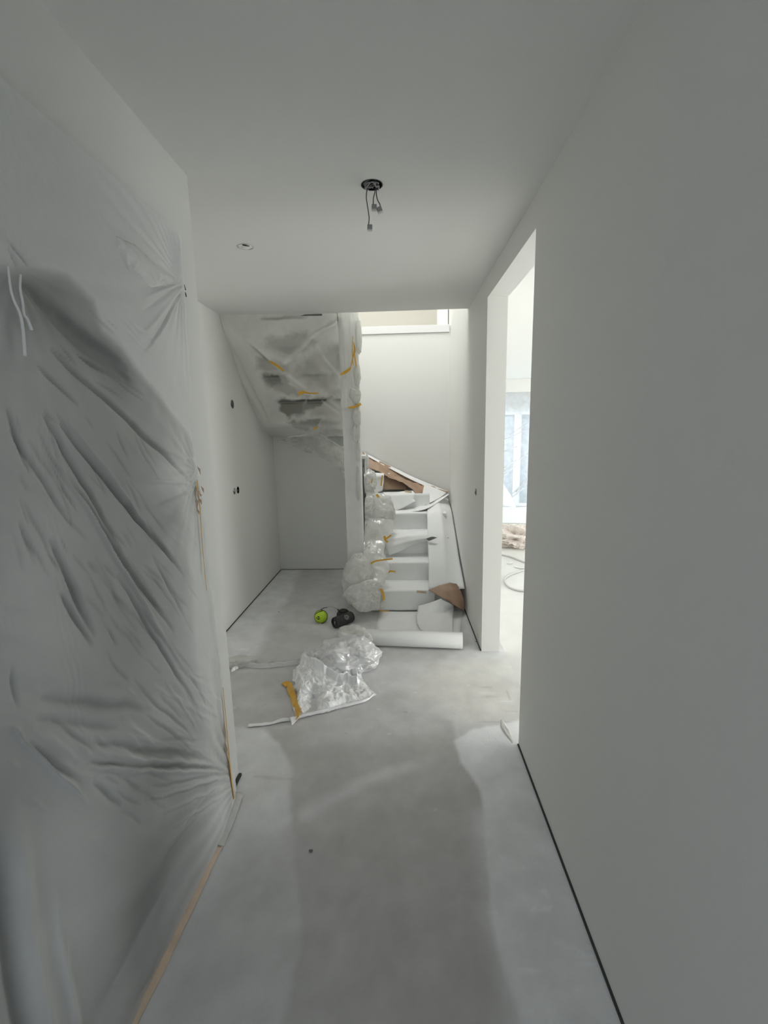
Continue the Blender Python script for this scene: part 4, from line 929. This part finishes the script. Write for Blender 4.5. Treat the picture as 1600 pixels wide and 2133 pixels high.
for (x, y, w, h) in ((.016, .004, .0065, .0055), (.016, -.014, .0065, .0055), (.029, -.006, .003, .006), (.006, -.006, .002, .010)):
    for sx_ in (1,):
        c = cf+cr_*x+cu*y; z = fd*(float(np.interp(math.hypot(x, y)/1.14, [0, .016, .030, .042], [.036, .035, .030, .018]))*1.14+.0016)
        mb.add([c+z+cr_*a*w+cu*b*h for a, b in ((-1, -1), (1, -1), (1, 1), (-1, 1))], [(0, 1, 2, 3)])
link('print_mark', mb, 'black', c1, solid=.0012)
mb = MB(); mb.tube([cf+cu*.052-cr_*.018+fd*.010, cf+cu*.046+fd*.022, cf+cu*.030+cr_*.034+fd*.020, cf+cr_*.050+cu*.01+fd*.004], .0042, 8, 6); link('yoke', mb, 'black', c1, smooth=True)
c2v = Vector((-.545, 3.735, .035)); c2 = cup(c2v, Vector((0, .25, -1)))
mb = MB(); p1 = cf+cu*.058
mb.tube([p1, p1+Vector((.02, .01, .010)), p1+Vector((.05, .03, .010))], .0036, 8, 5); link('slider', mb, 'black', em, smooth=True)
mb = MB(); mb.tube([p1+Vector((.05, .03, .010)), p1+Vector((.085, .05, .008)), p1+Vector((.115, .06, -.008)), p1+Vector((.135, .07, -.022))], .0019, 8, 6); link('headband_wire', mb, 'grey', em, smooth=True)
mb = MB(); mb.tube([p1+Vector((.135, .07, -.022)), p1+Vector((.145, .07, -.045)), c2v+Vector((-.03, 0, .01))], .0045, 8, 5); link('slider', mb, 'black', em, smooth=True)
mb = MB(); mb.tube([cf+cu*-.048, cf+cu*-.055+Vector((.02, -.01, 0))], .004, 8, 1)
link('lower_yoke', mb, 'black', c1)

# ============================================================ ELECTRICAL BOXES
def round_box(name, c, inward, r, label, depth=.045, m_='black', group=None):
    inward = Vector(inward); c = Vector(c)
    root = empty(name, c, label, 'junction box', group)
    link('box_shell', MB().lathe([(r+.002, -.001), (r-.0015, -.0015), (r-.002, 0), (r-.003, depth), (.0005, depth)], c, inward, 32, False), m_, root, smooth=False)
    return root
jb = round_box('ceiling_box', (H1[0], H1[1], ZC), (0, 0, 1), H1[2], 'round black ceiling box in the corridor with three dangling lamp wires')
rng = random.Random(8)
mb = MB()
for k in range(4):
    pts = [(H1[0]+.034*math.cos(w+k*.7)*rng.uniform(.7, 1), H1[1]+.034*math.sin(w+k*.7)*rng.uniform(.5, 1), ZC+.012-.007*k+rng.uniform(-.006, .006)) for w in np.linspace(0, 4.6, 9)]
    mb.tube(pts, .0028, 7, 5)
link('coiled_cable', mb, 'grey', jb, smooth=True)
mb = MB().lathe([(.003, 0), (.006, .001), (.006, .006), (.002, .007)], (H1[0]+.012, H1[1]-.012, ZC-.003), (0, 0, 1), 16, True); link('screw', mb, 'lightmark', jb, smooth=True)
def pend(L, term, rot):
    Q = [ony(u, v, H1[1]-.0) for u, v in L]
    link('wire', MB().tube(Q, .0021, 8, 6), 'cable', jb, smooth=True)
    c = ony(*term, H1[1]); mb = MB(); mb.box(-.010, .010, -.007, .007, -.009, .009)
    mb.v = [tuple(Vector(v) @ Matrix.Rotation(rot, 3, 'Y')+Vector(c)) for v in mb.v]
    t = link('terminal_block', mb, 'grey', jb, bevel=.0015)
    mb = MB(); mb.box(-.0101, .0101, -.0072, .0072, -.0125, -.0088); mb.v = [tuple(Vector(v) @ Matrix.Rotation(rot, 3, 'Y')+Vector(c)) for v in mb.v]
    link('clear_lip', mb, 'lightmark', t)
pend([(765, 392), (763, 410), (765, 425), (768, 445), (769, 455), (768, 467)], (770.5, 473.5), -.05)
pend([(783, 380), (781, 400), (778, 412), (777.5, 426)], (779.5, 431.5), -.05)
pend([(786, 378), (784, 400), (786, 415), (791, 425), (792, 430)], (790.5, 436.5), .35)
jb2 = round_box('ceiling_box', (H2[0], H2[1], ZC), (0, 0, 1), H2[2], 'small round ceiling box above the hall, half filled with film and plaster', .03, 'plaster')
link('stuffed_film', crumple((H2[0], H2[1], ZC+.005), (.034, .034, .011), 301, .45, 2.2), 'paper', jb2, smooth=True)
mb = MB().tube([(H2[0]-.005, H2[1]-.03, ZC-.002), (H2[0]+.012, H2[1]-.028, ZC-.005), (H2[0]+.027, H2[1]-.016, ZC-.003)], .003, 7, 5); link('wire_stub', mb, 'black', jb2, smooth=True)
s1 = round_box('wall_box', (-1.49, HL[0][0], HL[0][1]), (-1, 0, 0), HL[0][2], 'single open socket box high on the hall left wall', .04, 'grey')
mb = MB().tube([(-1.51, 4.0, 1.885), (-1.495, 4.02, 1.86), (-1.505, 4.015, 1.848)], .003, 7, 5); link('wire_stub', mb, 'black', s1, smooth=True)
s2 = round_box('wall_box', (-1.49, HL[1][0], HL[1][1]), (-1, 0, 0), HL[1][2], 'lower hall socket box nearer the corridor, smeared with plaster', .010, 'plaster')
mb = MB().tube([(-1.50, 3.885, 1.125), (-1.488, 3.895, 1.105), (-1.50, 3.90, 1.095)], .004, 7, 5); link('wire_stub', mb, 'black', s2, smooth=True)
s3 = round_box('wall_box', (-1.49, HL[2][0], HL[2][1]), (-1, 0, 0), HL[2][2], 'lower hall socket box nearer the stairs, dark inside', .04, 'black')
mb = MB().tube([(-1.51, 3.975, 1.12), (-1.49, 3.985, 1.118), (-1.505, 3.995, 1.10)], .004, 7, 5); link('wire_stub', mb, 'grey', s3, smooth=True)
s4 = round_box('wall_box', (float(XR(HS[0]))-.001, HS[0], HS[1]), (1, 0, 0), HS[2], 'open socket box with plaster on the right wall beyond the opening', .010, 'plaster')
mb = MB()
for k in range(3): mb.tube([(.565, 3.435+.012*k, 1.15-.012*k), (.540, 3.44+.006*k, 1.145-.008*k), (.556, 3.455, 1.13-.006*k)], .003, 7, 5)
link('wire_stub', mb, 'grey', s4, smooth=True)

# ============================================================ LIVING ROOM CONTENTS
c = onz(1078, 1141)
tag(link('cloth_heap', crumple((c[0]+.06, c[1]+.15, .10), (.34, .22, .15), 401, .9, 4.0, 0, .004, None, .08), 'cloth', smooth=False), 'crumpled pale cloth heap on the living room floor', 'cloth')
A = [onz(u, v, .011) for u, v in ((1030, 1150), (1044, 1155), (1065, 1160), (1096, 1172), (1125, 1178), (1130, 1182), (1110, 1182), (1093, 1187), (1065, 1196), (1051, 1206), (1056, 1219), (1070, 1227), (1092, 1231), (1130, 1232))]
tag(link('hose', MB().tube(A, .010, 8, 8), 'hose', smooth=True), 'grey sprayer hose looping over the living room floor', 'hose')
A = [onz(u, v, .011) for u, v in ((1000, 1088), (1046, 1090), (1070, 1090.5), (1096, 1091), (1140, 1092))]
tag(link('cable', MB().tube(A, .010, 8, 6), 'hose', smooth=True), 'thin cable lying straight across the living room before the window', 'cable')
X, Y = np.meshgrid(np.linspace(.9, 3.2, 60), np.linspace(6.7, 9.1, 60), indexing='ij')
P = np.stack([X, Y, .004+.006*np.abs(ridge(X*1.5, Y*1.5, 0, 7, 3))], -1)
tag(link('floor_sheet', gridmesh(P), 'fleece', smooth=True), 'white sheet covering the living room floor in front of the window', 'paper sheet')
rng = random.Random(5)
dbr = MB()
for u, v, u2, v2 in ((1072, 1180, 1090, 1183), (1055, 1173, 1066, 1171)):
    dbr.add(strip([onz(u, v, .012), onz((u+u2)/2, (v+v2)/2+1, .016), onz(u2, v2, .012)], .05, (0, 0, 1)).v, [])
for i, (u, v, u2, v2) in enumerate(((1072, 1180, 1092, 1183), (1056, 1173, 1068, 1171))):
    s_ = strip([onz(u, v, .008), onz((u+u2)/2, (v+v2)/2+1, .010), onz(u2, v2, .008)], .035, (0, 0, 1))
    tag(link('film_scrap', s_, 'paper', smooth=True, solid=.001), ['longer white film scrap beside the hose loop', 'short white scrap left of the longer one, near the cloth heap'][i], 'scrap')
# film taped over the big window
X, Z = np.meshgrid(np.linspace(1.45, 4.7, 150), np.linspace(.03, 2.32, 150), indexing='ij')
h = .012*ridge((X*.4+Z)*7, (X-Z*.4)*1.2, 0, 9, 4)+.02
P = np.stack([X, YW-.03-h, Z], -1)
wfm = tag(link('window_film', gridmesh(P), 'windowfilm', smooth=True), 'clear film taped over the bright living room window', 'plastic film')
mb = MB()
for (u, v, u2, v2) in ((1049, 916, 1104, 893), (1052, 940, 1078, 930), (1049, 982, 1100, 944), (1047, 976, 1076, 958), (1066, 1030, 1100, 998), (1068, 1035, 1099, 1010), (1075, 1025, 1098, 996), (1062, 905, 1104, 879), (1049, 988, 1074, 972)):
    a_ = ony(u, v, YW-.08); b__ = ony(u2, v2, YW-.08); mb.tube([a_, b__], .010, 5, 1)
link('tension_fold', mb, 'pilefilm', wfm, smooth=True)
P = patch([[ony(1046, 1005, 9.35), ony(1056, 1018, 9.35)], [ony(1046, 1052, 9.1), ony(1076, 1058, 9.0)]], 8, 8)
tag(link('hanging_film', gridmesh(wrinkle(P, .03, 3, 12)), 'pilesheet', smooth=True), 'white film bunched at the lower left of the living room window', 'plastic film')

# ------------------------------------------------------------ crumbs on the corridor floor
rng = random.Random(12)
for i, (u, v, s_, lb) in enumerate(((648, 1773, .008, 'dark plaster crumb alone in the middle of the corridor floor'), (459, 1772, .007, 'small crumb beside the left floor tape'),
                             (993, 1337, .010, 'crumb at the foot of the right wall by the paper roll'), (581, 1275, .006, 'tiny dark crumb on the hall floor left of the ear defenders'))):
    c = onz(u, v); mb = crumple((c[0], c[1], s_*.4), (s_, s_*.8, s_*.5), 500+i, .3, 1.5, 0, .0005)
    mb2 = MB(); v_, f_ = ico(2); hh = 1+.3*noise3(v_[:, 0]*1.5+i, v_[:, 1]*1.5, v_[:, 2]*1.5, i)
    mb2.add((v_*hh[:, None]*np.array([s_, s_*.7, s_*.45])+np.array([c[0], c[1], s_*.35])), f_)
    tag(link('crumb', mb2, 'dirt_and_shade' if i != 1 else 'plaster'), lb, 'debris')
# dried plaster smear at the near corner of the opening
X, Y = np.meshgrid(np.linspace(-.5, .5, 50), np.linspace(-.5, .5, 50), indexing='ij')
r = np.hypot(X, Y*1.0)+.10*fbm(X*4, Y*4, 0, 3, 3)
P = np.stack([.535+X*.07-.03*Y, 2.24+Y*.30, -.004+.007*(1-sstep(.15, .45, r))+.001*ridge(X*5, Y*5, 0, 5, 3)], -1)
tag(link('plaster_smear', gridmesh(P), 'plaster', smooth=True), 'low white plaster smear on the floor at the near edge of the opening', 'plaster')
